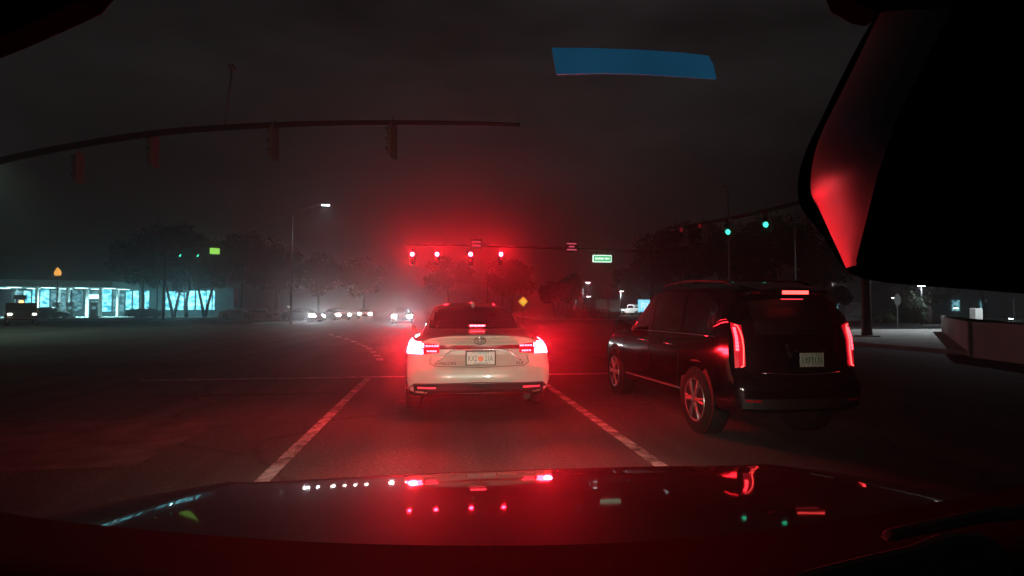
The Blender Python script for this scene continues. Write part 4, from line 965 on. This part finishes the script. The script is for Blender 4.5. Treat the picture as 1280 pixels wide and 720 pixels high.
# ------------------------------------------------------------------ the car the camera sits in
own = empty('car', (0, 0, 0), 0, 'the dark car we sit in: glossy hood, dashboard edge and mirror housing', 'car')
def hoodpaint():
    m = mat('dark hood paint', (.035, .026, .026), .6, noise=.35, coat=.42, scale=2, spec=.05); n = m.node_tree; b = n.nodes['Principled BSDF']
    b.inputs['Coat Roughness'].default_value = .035
    t = n.nodes.new('ShaderNodeTexCoord'); a = n.nodes.new('ShaderNodeTexNoise'); a.inputs['Scale'].default_value = 5; a.inputs['Detail'].default_value = 2
    bp = n.nodes.new('ShaderNodeBump'); bp.inputs['Strength'].default_value = .03; bp.inputs['Distance'].default_value = .01
    n.links.new(t.outputs['Object'], a.inputs['Vector']); n.links.new(a.outputs['Fac'], bp.inputs['Height']); n.links.new(bp.outputs[0], b.inputs['Normal']); n.links.new(bp.outputs[0], b.inputs['Coat Normal'])
    return m
M['hood'] = hoodpaint()
rows = []
d0, d1 = 1.02, 1.89; zr = .915
def hood_z(y):
    # slope 5 deg at the rear -> 9 deg at the nose, then rolls over
    t = (y - d0) / (d1 - d0); s = 0; n_ = 24; z = zr; yy = d0
    step = (y - d0) / n_ if n_ else 0
    for i in range(n_):
        u = (yy + step / 2 - d0) / (d1 - d0); a = radians(5.0 + 4.2 * min(max(u, -.3), 1)) if u < 1 else radians(9.2 + 260 * (u - 1)); z -= math.tan(min(a, radians(75))) * step; yy += step
    return z
for i in range(30):
    y = .80 + (2.12 - .80) * i / 29; row = []
    for j in range(-20, 21):
        u = j / 20; hw = (1.38 if u < 0 else 1.22) - .05 * max(0, (y - 1.2) / .9) ** 2
        x = .30 + u * hw; yb = y - .10 * abs(u) ** 3 * (y - .8) / 1.2
        z = hood_z(y) - .010 * u * u - .035 * max(0, abs(u) - .72) ** 1.6 / .13 - .004 * u
        z += .008 * math.exp(-((abs(u) - .70) / .05) ** 2)
        row.append((x, yb, z))
    rows.append(row)
MB().grid(rows).build('hood', M['hood'], own, smooth=True)
# front end below the hood, with headlamps
nz0 = rows[-1][20][2]
MB().hexa([(-.70, 1.2, .25), (1.30, 1.2, .25), (1.2, 2.05, .25), (-.6, 2.05, .25), (-.7, 1.2, .70), (1.3, 1.2, .70), (1.2, 2.05, nz0 - .05), (-.6, 2.05, nz0 - .05)]).build('front_bumper', M['blackpaint'], own, bevel=.03)
for sx in (-1, 1):
    hl = MB().box((.3 + sx * .74, 2.08, .56), (.26, .05, .11)).build('headlamp', M['chrome'], own, bevel=.02)
    for pw, ang, tilt, bl in ((350, 114, -4.5, 1.0),):
        l = bpy.data.lights.new('headlamp_beam', 'SPOT'); l.energy = pw; l.color = (1, .89, .70); l.spot_size = radians(ang); l.spot_blend = bl; l.shadow_soft_size = .04
        o = bpy.data.objects.new('headlamp_beam', l); C.objects.link(o); o.parent = own; o.location = (.3 + sx * .74, 2.14, .56); o.rotation_euler = (pi / 2 + radians(tilt), 0, 0)
# dashboard / cowl edge: rises to both sides
edge = [(-160, 610), (0, 640), (110, 655), (300, 672), (460, 680), (620, 682), (760, 679), (900, 669), (1040, 650), (1160, 630), (1280, 607), (1420, 575)]
top_e = cr([list(P(x, y, .62)) for x, y in edge], 4)
e2 = [list(Vector(v) + Vector((0, -.18, .004))) for v in top_e]; e3 = [list(Vector(v) + Vector((0, -.42, -.05))) for v in top_e]; e0 = [list(Vector(v) + Vector((0, .03, -.06))) for v in top_e]; e4 = [list(Vector(v) + Vector((0, -.5, -.3))) for v in top_e]
M['dash'] = mat('dash plastic', (.002, .002, .002), .9, noise=.3, scale=30, spec=.03)
MB().grid([e0, top_e, e2, e3, e4]).build('dashboard', M['dash'], own, smooth=True)
M['dashgrey'] = mat('grey dash trim', (.05, .05, .05), .6, noise=.3, scale=12)
def panel(name, px, zc, th, m, bev=.003):
    f = [P(x, y, zc) for x, y in px]; b = [P(x, y, zc) + Vector((.1 * th, th, 0)) for x, y in px]
    return MB().prism(f, b).build(name, m, own, bevel=bev)
panel('air_vent_trim', [(1120, 668), (1180, 655), (1250, 640), (1300, 634), (1300, 650), (1230, 656), (1150, 672), (1110, 680)], .40, .012, M['dashgrey'])
panel('glove_panel', [(1000, 726), (1080, 706), (1150, 690), (1190, 674), (1240, 672), (1262, 690), (1270, 726)], .36, .012, M['dashgrey'])
# mirror housing upper right
M['mirrorplastic'] = mat('satin black mirror plastic', (.022, .020, .024), .42, noise=.3, scale=60, bump=.04)
MP = .36
sil = [(1108, -60), (1098, 8), (1076, 50), (1050, 100), (1026, 150), (1010, 182), (1000, 212), (997, 236), (1000, 256), (1008, 270), (1018, 282)]
sil = [tuple(v) for v in cr([list(p_) for p_ in sil], 3)]
frontp = [(1030, 296), (1042, 316), (1052, 332), (1062, 341), (1078, 348), (1104, 353), (1160, 358), (1240, 364), (1340, 372), (1440, 380), (1440, -60)]
frontp = sil + frontp
housing = MB()
f0 = [P(x, y, .485) for x, y in frontp]
f1 = [P(x, y, .54) for x, y in [(640 + (a - 640) * 1.0, b) for a, b in frontp]]
housing.prism(f0, f1).build('mirror_housing', M['blackplastic'], own)
# side cheek facing left and forward, catching the brake light
A = [(1100, 16), (1058, 104), (1022, 180), (1013, 236), (1024, 262), (1036, 288), (1047, 312), (1058, 336)]
Bc = [(1200, 10), (1160, 80), (1130, 140), (1112, 186), (1100, 222), (1089, 262), (1080, 300), (1070, 332)]
A = cr([list(a) for a in A], 4); Bc = cr([list(a) for a in Bc], 4)
chk = []
y0, y1 = .33, .47
for a, b in zip(A, Bc):
    rA, rB = (a[0] - 640) / F, (b[0] - 640) / F; D_ = y1 - y0
    # x(y) = xB + s (y-y0) + k (y-y0)^2 : a rounded cheek whose far edge turns towards the road
    e_ = .98 * rA; dx = rA * y1 - rB * y0
    k_ = (e_ * D_ - dx) / (D_ * D_); s_0 = e_ - 2 * k_ * D_
    row = []
    for q_ in range(17):
        t = 1 - (1 - q_ / 16) ** 1.6; zc_ = y0 + D_ * t; xx = rB * y0 + s_0 * D_ * t + k_ * (D_ * t) ** 2
        py = b[1] + (a[1] - b[1]) * t
        row.append(CM @ Vector((xx, (360 - py) / F * zc_, -zc_)))
    chk.append(row)
MB().grid(chk).build('mirror_cheek', M['mirrorplastic'], own, smooth=True)
bk_ = [(1190, 10), (1120, 150), (1108, 186), (1096, 222), (1086, 262), (1070, 326), (1078, 344), (1104, 351), (1160, 356), (1240, 362), (1440, 378), (1440, -60), (1200, -60)]
MB().prism([P(x, y, .325) for x, y in bk_], [P(x, y, .40) for x, y in bk_]).build('mirror_back', M['dash'], own)
# headliner corners and glowing blue strip painted as a windscreen reflection
panel('headliner', [(-60, -60), (150, -60), (98, -2), (50, 20), (0, 42), (-60, 66)], .5, .03, M['dash'])
panel('headliner', [(1040, -60), (1125, -60), (1110, 14), (1090, 10), (1062, -6)], .5, .03, M['dash'])
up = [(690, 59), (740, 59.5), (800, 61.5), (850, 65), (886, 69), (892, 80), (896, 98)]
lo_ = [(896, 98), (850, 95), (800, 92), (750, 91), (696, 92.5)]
bs = panel('reflection_strip', up + lo_[1:], .6, .004, M['bluestrip'], .001)
